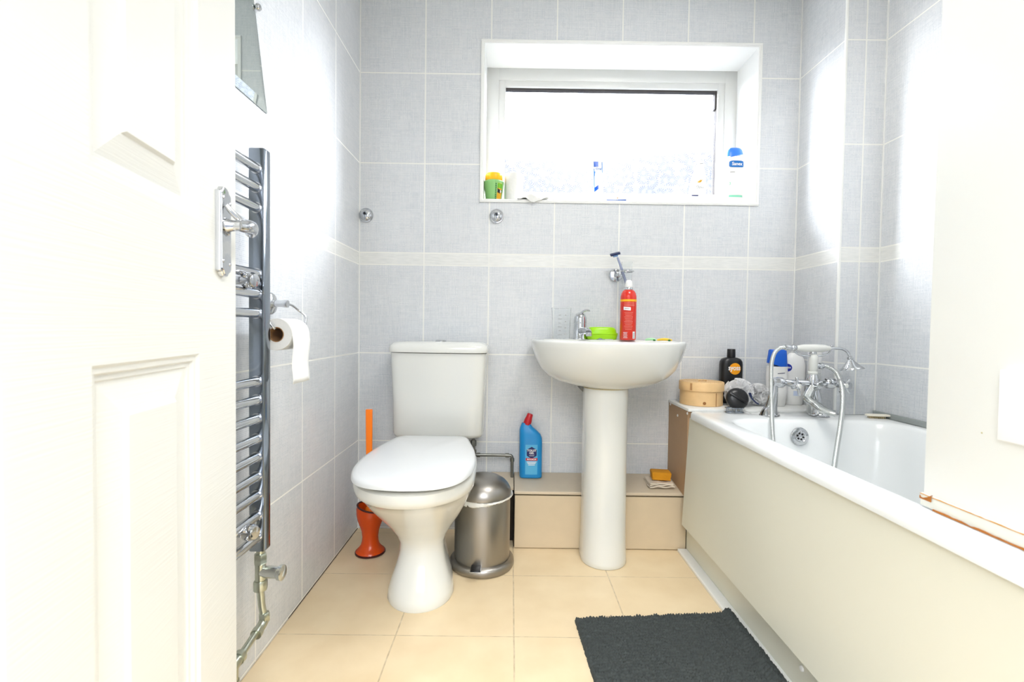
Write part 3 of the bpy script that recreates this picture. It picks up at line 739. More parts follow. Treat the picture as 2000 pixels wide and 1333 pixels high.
# ------------------------------------------------------------------ pedal bin
PX_, PY_ = -.099, 1.797
pb = empty('pedal_bin', (PX_, PY_, 0), 'small brushed steel pedal bin with white liner between toilet and ledge', 'bin')
bm = bmesh.new(); lathe(bm, [(.104, .03), (.1045, .04), (.1045, .262), (.103, .266)], T(PX_, PY_, 0), 64); finish('body', bm, steel, pb)
bm = bmesh.new(); lathe(bm, [(.112, 0), (.1185, .004), (.122, .014), (.120, .026), (.113, .034), (.104, .036)], T(PX_, PY_, 0), 64); finish('base_ring', bm, steel, pb)
bm = bmesh.new(); vs = lathe(bm, [(.1045, .272), (.108, .273), (.108, .281), (.105, .293), (.097, .308), (.084, .322), (.066, .333), (.044, .340), (.02, .343), (.002, .3435)], T(PX_, PY_, 0), 64); finish('lid', bm, steel, pb, ang=60)
bm = bmesh.new(); n = 140; rs = []
for j, (dr, dz) in enumerate(((.1035, .2715), (.1065, .2705), (.1105, .267), (.110, .260), (.1065, .256))):
    r = []
    for k in range(n):
        a = 2*pi*k/n; w = .12+1.05*max(0, cos(a+.45))**1.6
        q_ = noise.noise(Vector((cos(a)*13, sin(a)*13, j*.9)))*1.4
        rr = .1045 + (dr-.1045)*(w*1.5) + q_*.003*(j > 0)
        r.append(Vector((PX_+rr*cos(a), PY_+rr*sin(a), dz*(1) + (.008*w if j > 1 else 0) - .006*(j > 1)*(1-w) + q_*.004)))
    rs.append(r)
rings(bm, rs, False, False); ob = finish('bin_liner', bm, mat('white bag film', (232, 232, 228), .5), pb); md = ob.modifiers.new('s', 'SOLIDIFY'); md.thickness = .0006
pc = at(929, 1112, Y=1.672)
bm = bmesh.new(); box(bm, pc.x-.0195, pc.x+.0195, PY_-.146, PY_-.100, .0385, .0415, .001); 
ped = finish('pedal', bm, chrome, pb)
bm = bmesh.new(); box(bm, pc.x-.0175, pc.x+.0175, PY_-.142, PY_-.100, .0418, .0455, .001); finish('rubber_pad', bm, black, ped)

# ------------------------------------------------------------------ toilet gel bottle on the ledge
gx = at(1036, 931, Y=2.045).x; gy = 2.052; gz = ledge_z(gy)+.001
gb = empty('cleaner_bottle', (gx, gy, gz), 'blue angled-neck toilet gel bottle with a red cap on the tiled ledge', 'cleaning bottle')
s_ = gy/934
def G(px): return (px-1036)*s_ + gx
bm = bmesh.new()
sec = [(0, 1036.5, 21, .020), (.004, 1036.5, 22, .024), (.05, 1036, 22.2, .026), (.10, 1036, 22.2, .026), (.15, 1036, 22.2, .026), (.172, 1035.5, 22, .026), (.188, 1034, 20.5, .025), (.203, 1030.5, 17, .022), (.217, 1027, 12.5, .018), (.228, 1026, 9.5, .0155), (.236, 1027, 8.6, .014)]
rings(bm, [sup(G(cx), gy, gz+z, w*s_, d, 3.0, 40) for z, cx, w, d in sec])
finish('bottle', bm, blue_b, gb)
bm = bmesh.new(); lathe(bm, [(.0165, 0), (.017, .002), (.0165, .020), (.0135, .034), (.0125, .046), (.010, .049)], frame(Vector((G(1027.5), gy, gz+.228)), (.32, 0, 1)), 28); finish('cap', bm, red_c, gb)
fm = ellmap((gx, gy), .0487, .026, 3.0, gz)
patch('label', mat('pale blue label', (84, 176, 220), .35), gb, fm, rect_o(.052, .128, .002, .082))
fm2 = ellmap((gx, gy), .0487, .026, 3.0, gz, lift=.0013)
hexr = .0245
def hexo(u, v):
    a = 2*pi*u + pi/6; k = cos(pi/6)/cos((a % (pi/3))-pi/6)
    return (.003+hexr*v*k*cos(2*pi*u), .112+hexr*1.06*v*k*sin(2*pi*u))
def hexo(u, v):
    k = int(u*6) % 6; f = u*6-int(u*6); a, b = pi/2+k*pi/3, pi/2+(k+1)*pi/3
    x = cos(a)*(1-f)+cos(b)*f; z = sin(a)*(1-f)+sin(b)*f
    return (.003+hexr*v*x, .112+hexr*1.05*v*z)
patch('badge', navy, gb, fm2, hexo, 24, 3)
patch('banner', redp, gb, fm2, rect_o(.050, .0115, .003, .0835))
f3 = ellmap((gx, gy), .0487, .026, 3.0, gz, lift=.0019)
def off(f, dx, dz): return lambda x, z: f(x+dx, z+dz)
lettering('TOILET', .0125, whitep, gb, off(f3, .003, .121), bold=.0003, sx=.95)
lettering('GEL', .0125, whitep, gb, off(f3, .003, .110), bold=.0003)
patch('print_line', whitep, gb, f3, rect_o(.022, .0018, .003, .0995), 6, 1)
lettering('MAXIMUM', .0085, whitep, gb, off(f3, .003, .0835), bold=.0002)
for k, zz in enumerate((.072, .066, .060)): patch('print_line', whitep, gb, f3, rect_o(.040-.006*k, .003, .003, zz), 8, 1)

# ------------------------------------------------------------------ wash basin
bx = .383
wb_ = empty('wash_basin', (bx, 1.86, 0), 'white ceramic wash basin on a round full pedestal under the window', 'basin')
def bring(z, w, yf, yb=2.100, nb=8, yc=1.93, nf=2.25): return dring(z, yf, yc, yb, w, nb, bx, 80, nf)
bm = bmesh.new()
out_s = [(.672, .086, 1.777, 2.04), (.676, .112, 1.764, 2.06), (.684, .158, 1.742, 2.075), (.698, .205, 1.712, 2.09), (.716, .238, 1.688, 2.098), (.745, .264, 1.662, 2.100), (.785, .284, 1.640, 2.100), (.825, .296, 1.628, 2.100), (.846, .2995, 1.623, 2.100), (.852, .2985, 1.624, 2.100), (.8555, .295, 1.628, 2.098)]
R_s = [bring(z, w, yf, yb, 8 if z > .7 else 5) for z, w, yf, yb in out_s]
R_s.append(dring(.856, 1.645, 1.85, 1.965, .262, 2.6, bx, 80)); R_s.append(dring(.850, 1.652, 1.85, 1.958, .255, 2.5, bx, 80))
for z, k in ((.82, .95), (.785, .85), (.755, .68), (.738, .45), (.732, .12)): R_s.append(dring(z, 1.815-.163*k, 1.85-.035*(1-k), 1.815+.14*k+.0, .255*k, 2.2, bx, 80))
rings(bm, R_s); basin = finish('basin', bm, ceramic, wb_, ang=55)
px_ = .372
bm = bmesh.new(); rings(bm, [dring(z, yf, 1.85, 1.985, w, 3, px_, 56) for z, yf, w in ((0, 1.757, .0865), (.004, 1.7535, .0885), (.02, 1.754, .0878), (.10, 1.762, .0842), (.35, 1.769, .0828), (.60, 1.768, .0835), (.68, 1.767, .0845))])
finish('pedestal', bm, ceramic, wb_, ang=60)
bm = bmesh.new(); rings(bm, [dring(z, 1.764, 1.85, 1.985, .0868, 3, px_, 56) for z in (.673, .6755)]); finish('grubby_seal', bm, mat('yellowed sealant', (190, 176, 128), .6), wb_)
bm = bmesh.new(); c = at(1140, 752, Y=1.90); box(bm, c.x-.022, c.x+.012, 1.88, 1.93, c.z-.02, c.z+.014, .004, M=None)
bmesh.ops.transform(bm, matrix=T(*c) @ Matrix.Rotation(-.75, 4, 'Y') @ T(*(-c)), verts=bm.verts)
finish('waste_bracket', bm, mat('dark grey metal', (92, 94, 92), .35, .8), wb_)
def on_basin(px, Y): return at(px, 660, Y=Y).x
BZ = .8563
# mixer tap on the basin
tx = at(1133, 640, Y=2.0).x; ty = 2.0
tp = empty('basin_tap', (tx, ty, BZ), 'small chrome single-lever mixer tap on the basin beside the clear cup', 'tap')
bm = bmesh.new(); lathe(bm, [(.030, 0), (.030, .003), (.0275, .006), (.0265, .05), (.0262, .066)], T(tx, ty, BZ), 32); finish('tap_body', bm, chrome, tp)
bm = bmesh.new(); tube(bm, [Vector((tx+.002, ty-.015, BZ+.034)), Vector((tx+.010, ty-.045, BZ+.036)), Vector((tx+.018, ty-.085, BZ+.034)), Vector((tx+.020, ty-.097, BZ+.030))], lambda t: .016-.003*t, 20)
lathe(bm, [(.0115, 0), (.0125, .003), (.0125, .016)], T(tx+.021, ty-.098, BZ+.014), 20); finish('spout', bm, chrome, tp)
bm = bmesh.new(); lathe(bm, [(.027, .0665), (.0275, .07), (.0255, .092), (.018, .106), (.008, .111)], T(tx, ty, BZ), 32)
P = spline([(tx-.012, ty, BZ+.097), (tx+.006, ty-.006, BZ+.112), (tx+.022, ty-.012, BZ+.121), (tx+.036, ty-.018, BZ+.120)], 5)
rs = []
for i, p in enumerate(P):
    t = i/(len(P)-1); w = .011-.003*t; h = .007-.003*t
    rs.append([p+Vector((0, w*cos(a), h*sin(a))) for a in [2*pi*k/14 for k in range(14)]])
rings(bm, rs); finish('lever', bm, chrome, tp)
# clear measuring cup
cx, cyy = at(1096, 640, Y=1.99).x, 1.99
cup = empty('measuring_cup', (cx, cyy, BZ), 'clear plastic measuring cup standing on the left of the basin', 'cup')
bm = bmesh.new(); lathe(bm, [(.034, 0), (.0355, .003), (.0405, .126), (.0425, .129), (.0405, .130), (.0385, .126), (.034, .005), (.001, .0045)], T(cx, cyy, BZ), 40); finish('cup', bm, clear, cup)
for k in range(6): patch('graduation', mat('grey print', (150, 150, 150), .5), cup, cylmap((cx, cyy), .0375+.0006*k, BZ+.018+.016*k, -.25), rect_o(.010 if k % 2 else .016, .0018), 6, 1)
for k in range(4): patch('graduation', MATS['grey print'], cup, cylmap((cx, cyy), .0375+.0008*k, BZ+.02+.026*k, .35), rect_o(.007, .004), 4, 1)
# lime soap box
sx_, sy_ = at(1176, 650, Y=1.985).x, 2.0
sb = empty('soap_box', (sx_, sy_, BZ), 'lime green oval soap box on the basin between tap and red can', 'soap box')
bm = bmesh.new(); rings(bm, [sup(sx_, sy_, BZ+z, w, w*.62, 3, 48) for z, w in ((0, .058), (.003, .062), (.018, .066), (.021, .0665))]); finish('box_base', bm, lime, sb)
bm = bmesh.new(); rings(bm, [sup(sx_, sy_, BZ+z, w, w*.62, 3, 48) for z, w in ((.0215, .0665), (.024, .0675), (.027, .0665), (.0275, .062), (.040, .059), (.048, .054), (.0515, .046), (.0525, .03))]); finish('box_lid', bm, lime, sb)
# plug with its chain
ps = at(1177, 658, Y=1.88)
pg = empty('plug_chain', (ps.x, 1.90, BZ), 'small chrome chain stay with a short chain at the basin edge before the soap box', 'plug chain')
bm = bmesh.new(); lathe(bm, [(.010, 0), (.0105, .002), (.007, .006), (.002, .007)], T(ps.x, 1.93, BZ), 20); R = [Vector((ps.x+.016*cos(a), 1.915+.010*sin(a), BZ+.002)) for a in [2*pi*k/32 for k in range(33)]]; tube(bm, R, .0017, 8); finish('chain_stay', bm, chrome_dk, pg)
bm = bmesh.new(); P = spline([(ps.x+.014, 1.91, BZ+.002), (ps.x+.030, 1.895, BZ+.0025), (ps.x+.040, 1.875, BZ+.002)], 9)
for i, p in enumerate(P):
    bmesh.ops.create_icosphere(bm, subdivisions=1, radius=.0018, matrix=T(*p))
finish('chain', bm, chrome, pg)
# red spray can
rx_, ryy = at(1227, 640, Y=1.94).x, 1.945
rc_ = empty('spray_can', (rx_, ryy, BZ), 'tall red spray can with a yellow band and white cap on the basin', 'spray can')
cr_ = .0325
bm = bmesh.new(); lathe(bm, [(.029, 0), (.0305, .001), (.0325, .004), (.0325, .165), (.0318, .178), (.029, .190), (.0235, .199), (.019, .203)], T(rx_, ryy, BZ), 48); finish('can', bm, red_can, rc_)
bm = bmesh.new(); lathe(bm, [(.017, .2035), (.0175, .205), (.0175, .211), (.0155, .214)], T(rx_, ryy, BZ), 32); finish('collar', bm, chrome, rc_)
bm = bmesh.new(); lathe(bm, [(.0155, .2145), (.016, .216), (.0135, .232), (.0115, .240), (.009, .243), (.003, .2435)], T(rx_, ryy, BZ), 32); finish('cap', bm, white_pl, rc_)
fc = cylmap((rx_, ryy), cr_, BZ)
patch('band', yellow, rc_, cylmap((rx_, ryy), cr_, BZ+.160, lift=.0005), rect_o(2*pi*cr_*.999, .0085), 60, 1)
patch('price_sticker', whitep, rc_, cylmap((rx_, ryy), cr_, BZ+.127, -.38), rect_o(.029, .013, 0, 0, -.08), 10, 1)
patch('print_line', MATS['grey print'], rc_, cylmap((rx_, ryy), cr_, BZ+.127, -.38, .0010), rect_o(.019, .0022, 0, 0, -.08), 6, 1)
pale = mat('pale pink print', (232, 150, 132), .4)
for k, zz in enumerate((.150, .144, .139)): patch('print_line', pale, rc_, cylmap((rx_, ryy), cr_, BZ+zz, -.1), rect_o(.042, .0014), 12, 1)
for k in range(12): patch('print_line', pale, rc_, cylmap((rx_, ryy), cr_, BZ+.112-.0062*k, -.18), rect_o(.034-.004*((k*7) % 3), .0013), 12, 1)
for k in range(5): patch('print_line', whitep, rc_, cylmap((rx_, ryy), cr_, BZ+.031-.0052*k, -.55), rect_o(.017-.003*(k % 2), .0016), 8, 1)
patch('barcode', whitep, rc_, cylmap((rx_, ryy), cr_, BZ+.021, .55), rect_o(.012, .028), 8, 1)
for k in range(7): patch('barcode_bar', mat('black print', (30, 30, 30), .5), rc_, cylmap((rx_, ryy), cr_, BZ+.010+.0034*k, .55, .0010), rect_o(.009, .0014 if k % 2 else .0009), 4, 1)
# small interdental brushes lying on the basin
def small_brush(px0, px1, Y, m, label):
    a = at(px0, 662, Y=Y); b = at(px1, 662, Y=Y-.03); t = empty('dental_brush', (a.x, Y, BZ), label, 'dental brush')
    A = Vector((a.x, Y, BZ+.004)); B = Vector((b.x, Y-.03, BZ+.0045))
    bm = bmesh.new(); P = [A.lerp(B, k/10)+Vector((0, 0, .003*sin(pi*k/10))) for k in range(11)]; tube(bm, P, lambda t: .0022+.003*sin(pi*t)**.5, 12); finish('handle', bm, m, t)
    bm = bmesh.new(); c = B.lerp(A, .22)
    lathe(bm, [(.0045, 0), (.0045, .005), (.003, .006)], frame(c+Vector((0, -.005, -.003)), (0, -.2, 1)), 12); finish('tip', bm, green_d, t)
small_brush(1283, 1313, 1.85, mat('yellow green plastic', (238, 196, 60), .35), 'yellow dental brush lying on the right of the basin')
small_brush(1260, 1282, 1.85, mat('mint plastic', (176, 226, 176), .35), 'mint green dental brush lying next to the yellow one on the basin')

# tumbler holder on the wall with razor
hc = at(1203, 538, Y=D-.01)
th = empty('tumbler_holder', (hc.x, D, hc.z), 'chrome tumbler holder on the back wall above the basin', 'tumbler holder')
bm = bmesh.new(); lathe(bm, [(.0295, 0), (.0295, .006), (.026, .011), (.014, .014)], frame(Vector((hc.x, D-.0005, hc.z)), (0, -1, 0)), 36); finish('wall_rose', bm, chrome, th)
tcx, tcy = at(1226, 535, Y=2.02).x, 2.035
bm = bmesh.new(); cyl(bm, (hc.x, D-.012, hc.z), (hc.x+.012, 2.058, hc.z), .0105, 20, bev=.002)
R = [Vector((tcx+.027*cos(a), tcy+.027*sin(a), hc.z+.010)) for a in [2*pi*k/48 for k in range(49)]]; tube(bm, R, .0033, 10)
box(bm, hc.x+.0, tcx-.022, tcy-.004, tcy+.012, hc.z-.008, hc.z+.012, .003); finish('ring', bm, chrome, th)
tum = empty('tumbler', (tcx, tcy, hc.z-.06), 'small clear tumbler held in the chrome ring above the basin', 'tumbler')
bm = bmesh.new(); lathe(bm, [(.019, -.062), (.0195, -.060), (.0232, .050), (.0222, .051), (.0182, -.058), (.001, -.058)], T(tcx, tcy, hc.z), 40); finish('glass', bm, clear, tum)
r0 = at(1219, 541, Y=tcy-.002); r1 = at(1206, 503, Y=tcy); rh = at(1201.5, 496.5, Y=tcy)
rzr = empty('razor', tuple(r0), 'blue and grey disposable razor standing in the tumbler', 'razor')
bm = bmesh.new(); rb = r0 + (r0-r1)*.7
tube(bm, spline([rb, r0, r0.lerp(r1, .5)+Vector((.001, 0, 0)), r1], 6), lambda t: .0042+.0016*sin(3*t+.3), 14); finish('handle', bm, mat('lilac grey plastic', (150, 158, 186), .35), rzr)
bm = bmesh.new(); box(bm, -.021, .021, -.008, .008, -.0045, .0045, .002, M=T(*rh) @ Matrix.Rotation(-.25, 4, 'Y') @ Matrix.Rotation(.5, 4, 'X')); finish('razor_head', bm, mat('dark navy plastic', (30, 44, 84), .3), rzr)
bm = bmesh.new(); box(bm, -.010, .010, -.005, .006, -.012, -.004, .0015, M=T(*rh) @ Matrix.Rotation(-.2, 4, 'Y')); finish('neck', bm, mat('mid blue plastic', (90, 130, 180), .3), rzr)

# ------------------------------------------------------------------ cloth and sponge on the ledge
kx, ky = at(1288, 935, Y=1.99).x, 2.0
kz = ledge_z(1.995)+.001
ck = empty('folded_cloth', (kx, ky, kz), 'folded off-white cloth on the ledge under the orange sponge', 'cloth')
bm = bmesh.new()
for j, (w, d, z0) in enumerate(((.052, .050, 0.003), (.050, .048, .0095), (.049, .046, .016))):
    n = 22; V = []
    for a in range(n+1):
        row = []
        for b in range(n+1):
            x = (a/n-.5)*2*w; y = (b/n-.5)*2*d
            zz = z0 + .0022*sin(x*110+j*1.4)*sin(y*50+j) + .0020*noise.noise(Vector((x*30, y*30, j*3)))
            row.append(bm.verts.new((kx+x+.004*noise.noise(Vector((y*25, j, 0))), ky+y+.004*noise.noise(Vector((x*25, j, 5))), kz+zz)))
        V.append(row)
    for a in range(n):
        for b in range(n): bm.faces.new((V[a][b], V[a+1][b], V[a+1][b+1], V[a][b+1]))
ob = finish('cloth', bm, cloth_m, ck); md = ob.modifiers.new('s', 'SOLIDIFY'); md.thickness = .0045; md.offset = 0
sp_o = empty('sponge', (kx+.008, ky, kz+.024), 'orange yellow kitchen sponge lying on the folded cloth', 'sponge')
bm = bmesh.new(); zb = kz+.0235; scx = at(1293.5, 920, Y=1.98).x
vs = box(bm, scx-.040, scx+.040, ky-.028, ky+.034, zb, zb+.033, .006, 3)
bmesh.ops.subdivide_edges(bm, edges=bm.edges[:], cuts=1)
for v in bm.verts:
    f = 1-.14*math.exp(-((v.co.z-zb-.010)/.005)**2); v.co.x = scx+(v.co.x-scx)*f; v.co.y = ky+(v.co.y-ky)*f
    v.co += Vector((1, 1, .5))*.0012*noise.noise(v.co*60)
bmesh.ops.transform(bm, matrix=T(scx, ky, 0) @ Matrix.Rotation(-.12, 4, 'Z') @ T(-scx, -ky, 0), verts=bm.verts)
finish('sponge_body', bm, sponge_m, sp_o)

# ------------------------------------------------------------------ bath
BT = .5855; BX0, BX1, BY0, BY1 = .700, XR-.001, .165, 1.862
bath = empty('bathtub', ((BX0+BX1)/2, 1.0, 0), 'white bathtub with cream side panel along the right wall', 'bathtub')
cxb, cyb, hxb, hyb = (BX0+BX1)/2, (BY0+BY1)/2, (BX1-BX0)/2, (BY1-BY0)/2
def br(z, ins, r): return rrect(cxb, cyb, z, hxb-ins, hyb-ins, r, 8)
def inner(z, x0, x1, y0, y1, r): return rrect((x0+x1)/2, (y0+y1)/2, z, (x1-x0)/2, (y1-y0)/2, r, 8)
bm = bmesh.new()
rings(bm, [br(BT-.030, .010, .022), br(BT-.030, .001, .022), br(BT-.022, 0, .024), br(BT-.008, .001, .024), br(BT-.002, .006, .020), br(BT, .015, .016),
           inner(BT, .757, 1.352, .245, 1.712, .10), inner(BT-.003, .764, 1.345, .252, 1.703, .10), inner(BT-.012, .770, 1.339, .260, 1.696, .10),
           inner(BT-.08, .782, 1.327, .29, 1.680, .11), inner(BT-.20, .800, 1.309, .36, 1.660, .12), inner(BT-.32, .825, 1.284, .46, 1.635, .13), inner(BT-.375, .86, 1.25, .54, 1.60, .12), inner(BT-.39, .93, 1.18, .64, 1.53, .10)], cap0=False)
finish('tub', bm, acrylic, bath, ang=60)
oc = at(1562, 853, Y=1.676)
bm = bmesh.new(); fo = frame(Vector((oc.x, 1.6775, oc.z)), (0, -1, .17))
lathe(bm, [(.0315, 0), (.0315, .003), (.029, .0055), (.020, .006), (.018, .0045), (.0165, .005), (.002, .0055)], fo, 40)
ov = finish('overflow_cover', bm, chrome, bath)
bm = bmesh.new()
for k in range(6):
    a = pi/6+k*pi/3+.25; lathe(bm, [(.0036, 0), (.0036, .0012)], fo @ T(.0105*cos(a), .0105*sin(a), .0050), 14)
finish('overflow_hole', bm, black, ov)
bm = bmesh.new(); lathe(bm, [(.034, 0), (.034, .002), (.025, .003), (.02, .001)], T(1.055, 1.40, BT-.39), 32); finish('plughole', bm, chrome, bath)
# side panel and recessed plinth
bm = bmesh.new()
vs = box(bm, 0, .012, .165, 1.876, .128, .5545, .001)
for v in vs:
    t = (.5545-v.co.z)/(.5545-.128); v.co.x += .7085-.021*t
    if v.co.y > 1.5: v.co.y += -.010*t*0 + .0
finish('side_panel', bm, cream, bath, ang=20)
bm = bmesh.new(); box(bm, .726, .738, .165, 1.925, 0, .16, .001); pln = finish('plinth', bm, cream, bath, ang=20)
bm = bmesh.new()
c = at(1567, 1307, X=.726); lathe(bm, [(.007, 0), (.0075, .001), (.006, .004), (.002, .005)], frame(Vector((.7262, c.y, c.z)), (-1, 0, 0)), 18)
finish('screw_cap', bm, white_pl, pln)
bm = bmesh.new(); box(bm, .706, .726, .165, 1.918, 0, .012, .002); 
for v in bm.verts:
    if v.co.x < .716: v.co.x = .688+(v.co.x-.706); 
structure('trim_9', bm, trimw)
# brown boxing board between bath end and wall, with top
bxb = empty('boxing_board', (.706, 1.98, .24), 'brown board closing the gap between bath and back wall above the ledge', 'board')
bm = bmesh.new(); vs = box(bm, .702, .718, 1.878, D-.002, .0, .5795, .001)
for v in vs:
    if v.co.z < .1: v.co.z = ledge_z(v.co.y)+.001
bmesh.ops.delete(bm, geom=[], context='VERTS') if False else None
finish('board', bm, board_m, bxb, ang=20)
for px, py in ((1310, 790), (1324, 812), (1343, 808)):
    c = at(px, py, X=.702); bm = bmesh.new(); lathe(bm, [(.0055, 0), (.0055, .0015), (.003, .003)], frame(Vector((.7018, c.y, c.z)), (-1, 0, 0)), 16); finish('screw_cap', bm, white_pl, bxb)
bm = bmesh.new(); box(bm, .699, CX-.001, 1.8635, D-.002, .5800, .5920, .002); bt = finish('shelf', bm, trimw); tag(bt, 'white shelf top between bath and back wall carrying the bottles', 'shelf')
SZ = .5925

# bath screen standing on the near part of the rim
scr = empty('bath_screen', (.764, .60, BT), 'white bath screen panel with rusty bottom edge standing on the tub rim at the right', 'bath screen')
bm = bmesh.new(); box(bm, .752, .774, .28, .857, .6105, 2.10, .0005); finish('panel', bm, mat('white screen panel', (238, 240, 237), .3), scr)
bm = bmesh.new(); box(bm, .750, .776, .28, .862, .5885, .6110, .0015); rail = finish('bottom_rail', bm, mat('pale stained rail', (228, 226, 214), .4, mottle=.08, mscale=40), scr)
rust_s = rust
def strip(x, y0, y1, z0, h, seed):
    bm = bmesh.new(); n = 70; V = []
    for k in range(n+1):
        y = y0+(y1-y0)*k/n; q1 = noise.noise(Vector((y*45, seed, 0))); q2 = noise.noise(Vector((y*110, seed, 4)))
        hh = h*(.55+.6*q1+.35*q2); hh = max(hh, h*.18)
        V.append((bm.verts.new((x, y, z0)), bm.verts.new((x, y, z0+hh)), bm.verts.new((x+.002, y, z0+hh)), bm.verts.new((x+.002, y, z0))))
    for a, b in zip(V, V[1:]):
        for i in range(3): bm.faces.new((a[i], b[i], b[i+1], a[i+1]))
    return bm
finish('rust', strip(.7488, .30, .835, .5865, .0052, 1.0), rust_s, rail)
tag(finish('rust', strip(.7492, .30, .8625, .6085, .0024, 7.0), mat('amber stain', (214, 150, 70), .7, mottle=.3), rail), 'amber rust stain along the panel foot')
finish('rust', strip(.7490, .838, .8626, .600, .015, 3.0), rust_s, rail)
pa, pb_ = at(1953, 722, X=.745), at(1958, 862, X=.745)
bm = bmesh.new(); box(bm, .744, .7518, .52, pa.y, pb_.z, pa.z, .002); finish('mounting_plate', bm, mat('bright white plate', (252, 252, 252), .25), scr)
bm = bmesh.new(); c = at(1917, 846, X=.7515); lathe(bm, [(.0014, 0), (.001, .0006)], frame(Vector((.752, c.y, c.z)), (-1, 0, 0)), 8); finish('spot', bm, mat('tan fleck', (180, 170, 120), .6), scr)

# ------------------------------------------------------------------ bath shower mixer
MY = 1.775
def m_(px, py, Y=MY): return at(px, py, Y=Y)
mx_ = empty('bath_mixer', (m_(1578, 800).x, MY, BT), 'chrome and white two-handled bath shower mixer on the end of the bathtub', 'bath tap')
satin = MATS['satin chrome']
pL, pR = m_(1503, 806), m_(1600, 806)
for p, top in ((pL, m_(1513, 745)), (pR, m_(1592, 745))):
    bm = bmesh.new()
    P = spline([Vector((p.x, MY, BT+.001)), Vector((p.x, MY, BT+.012)), Vector((p.x+(top.x-p.x)*.35, MY, BT+.035)), Vector((p.x+(top.x-p.x)*.8, MY, (top.z+BT)/2+.02)), Vector((top.x, MY, top.z))], 6)
    tube(bm, P, lambda t: .0255 if t < .04 else .0245*(1-t)**1.6+.0125, 28)
    lathe(bm, [(.026, 0), (.026, .004)], T(p.x, MY, BT+.0003), 28)
    finish('pillar', bm, chrome, mx_)
zc = m_(1560, 748).z
bm = bmesh.new()
xa, xb = m_(1506, 748).x, m_(1650, 748).x; xc = m_(1588, 745).x
cyl(bm, (xa+.004, MY, zc), (xb-.01, MY, zc), .0115, 24)
lathe(bm, [(.010, 0), (.017, .003), (.0175, .018), (.020, .024), (.020, .040), (.0165, .046)], frame(Vector((xa, MY, zc)), (1, 0, 0)), 28)
lathe(bm, [(.0165, 0), (.0205, .006), (.0205, .028), (.0165, .034)], frame(Vector((m_(1612, 748).x, MY, zc)), (1, 0, 0)), 28)
lathe(bm, [(.021, -.026), (.0225, -.018), (.0215, .010), (.0175, .020), (.016, .028)], T(xc, MY, zc+.004), 32)
# valve noses turned towards the bather
cyl(bm, (m_(1534, 750).x, MY, zc), (m_(1547, 757).x, MY-.048, zc-.006), .0135, 24)
cyl(bm, (m_(1630, 750).x, MY, zc), (m_(1643, 757).x, MY-.048, zc-.006), .0135, 24)
cyl(bm, (xc, MY, zc), (xc+.004, MY-.036, zc-.006), .0135, 24, bev=.002)
finish('mixer_body', bm, chrome, mx_)
def cross(px, py, rot, tilt):
    c = m_(px, py, MY-.058); bm = bmesh.new()
    ax = Vector((.35, -1, .1)).normalized() if tilt else Vector((.45, -1, .1)).normalized()
    Fm = frame(c, ax)
    lathe(bm, [(.007, -.016), (.0085, -.006), (.0105, 0), (.0105, .007), (.008, .0105), (.002, .0115)], Fm, 24)
    for k in range(4):
        a = rot+k*pi/2; d = Fm.to_3x3() @ Vector((cos(a), sin(a), 0))
        tube(bm, [c+d*.006+ax*.002, c+d*.020+ax*.003, c+d*.030+ax*.003, c+d*.033+ax*.003], lambda t: .0040+.0020*t-(.002 if t > .9 else 0), 12)
    h = finish('cross_handle', bm, chrome, mx_)
    bm = bmesh.new(); lathe(bm, [(.0085, .0105), (.0085, .0122), (.006, .0135), (.001, .014)], Fm, 20); finish('ceramic_cap', bm, ceramic, h)
cross(1557, 755, .15, 0); cross(1648, 754, .7, 1)
bm = bmesh.new()
P = spline([Vector((xc-.004, MY-.008, zc-.012)), m_(1577, 777, MY-.03), m_(1592, 790, MY-.06), m_(1606, 800, MY-.095), m_(1620, 806, MY-.118), m_(1632, 809, MY-.130)], 6)
rs = []
for i, p in enumerate(P):
    t = i/(len(P)-1); w = .0145+.009*t; h = .0145-.003*t
    dd = (P[min(i+1, len(P)-1)]-P[max(i-1, 0)]).normalized(); x = dd.cross(Vector((0, 0, 1))).normalized(); y = x.cross(dd)
    rs.append([p + x*(w*cos(a)) + y*(h*sin(a)) for a in [2*pi*k/20 for k in range(20)]])
rings(bm, rs); finish('spout', bm, satin, mx_)
# upright with the cradle
zu = m_(1585, 694).z
bm = bmesh.new(); lathe(bm, [(.0155, 0), (.0175, .003), (.0175, .008), (.0135, .011)], T(xc-.002, MY, zc+.032), 28)
lathe(bm, [(.012, 0), (.0145, .006), (.016, .045), (.0155, .058), (.010, .066)], T(xc-.002, MY, zc+.042), 28)
up_ = finish('upright', bm, ceramic, mx_)
zt_ = zc+.108
bm = bmesh.new(); lathe(bm, [(.0125, 0), (.0130, .004), (.009, .012), (.007, .022)], T(xc-.004, MY, zt_), 24)
hl, hr = m_(1551, 683), m_(1622, 684)
yc0 = MY-.004
tube(bm, spline([(hl.x, yc0, hl.z+.006), (hl.x+.002, yc0, hl.z-.008), (hl.x+.020, yc0, hl.z-.020), (xc-.004, yc0, hl.z-.024), (hr.x-.020, yc0, hr.z-.018), (hr.x-.004, yc0, hr.z-.006), (hr.x+.001, yc0, hr.z+.010)], 6), .0034, 12)
for p in (hl+Vector((0, 0, .010)), hr+Vector((.002, 0, .014))): bmesh.ops.create_icosphere(bm, subdivisions=2, radius=.0045, matrix=T(p.x, yc0, p.z))
finish('cradle', bm, chrome, mx_)
bm = bmesh.new(); so = m_(1601, 715)
cyl(bm, (xc+.008, MY, so.z), (so.x+.006, MY, so.z+.0), .0085, 18); lathe(bm, [(.0105, 0), (.0115, .003), (.0115, .012), (.0095, .016)], frame(Vector((so.x-.002, MY, so.z)), (1, 0, 0)), 20)
finish('hose_outlet', bm, chrome, mx_)
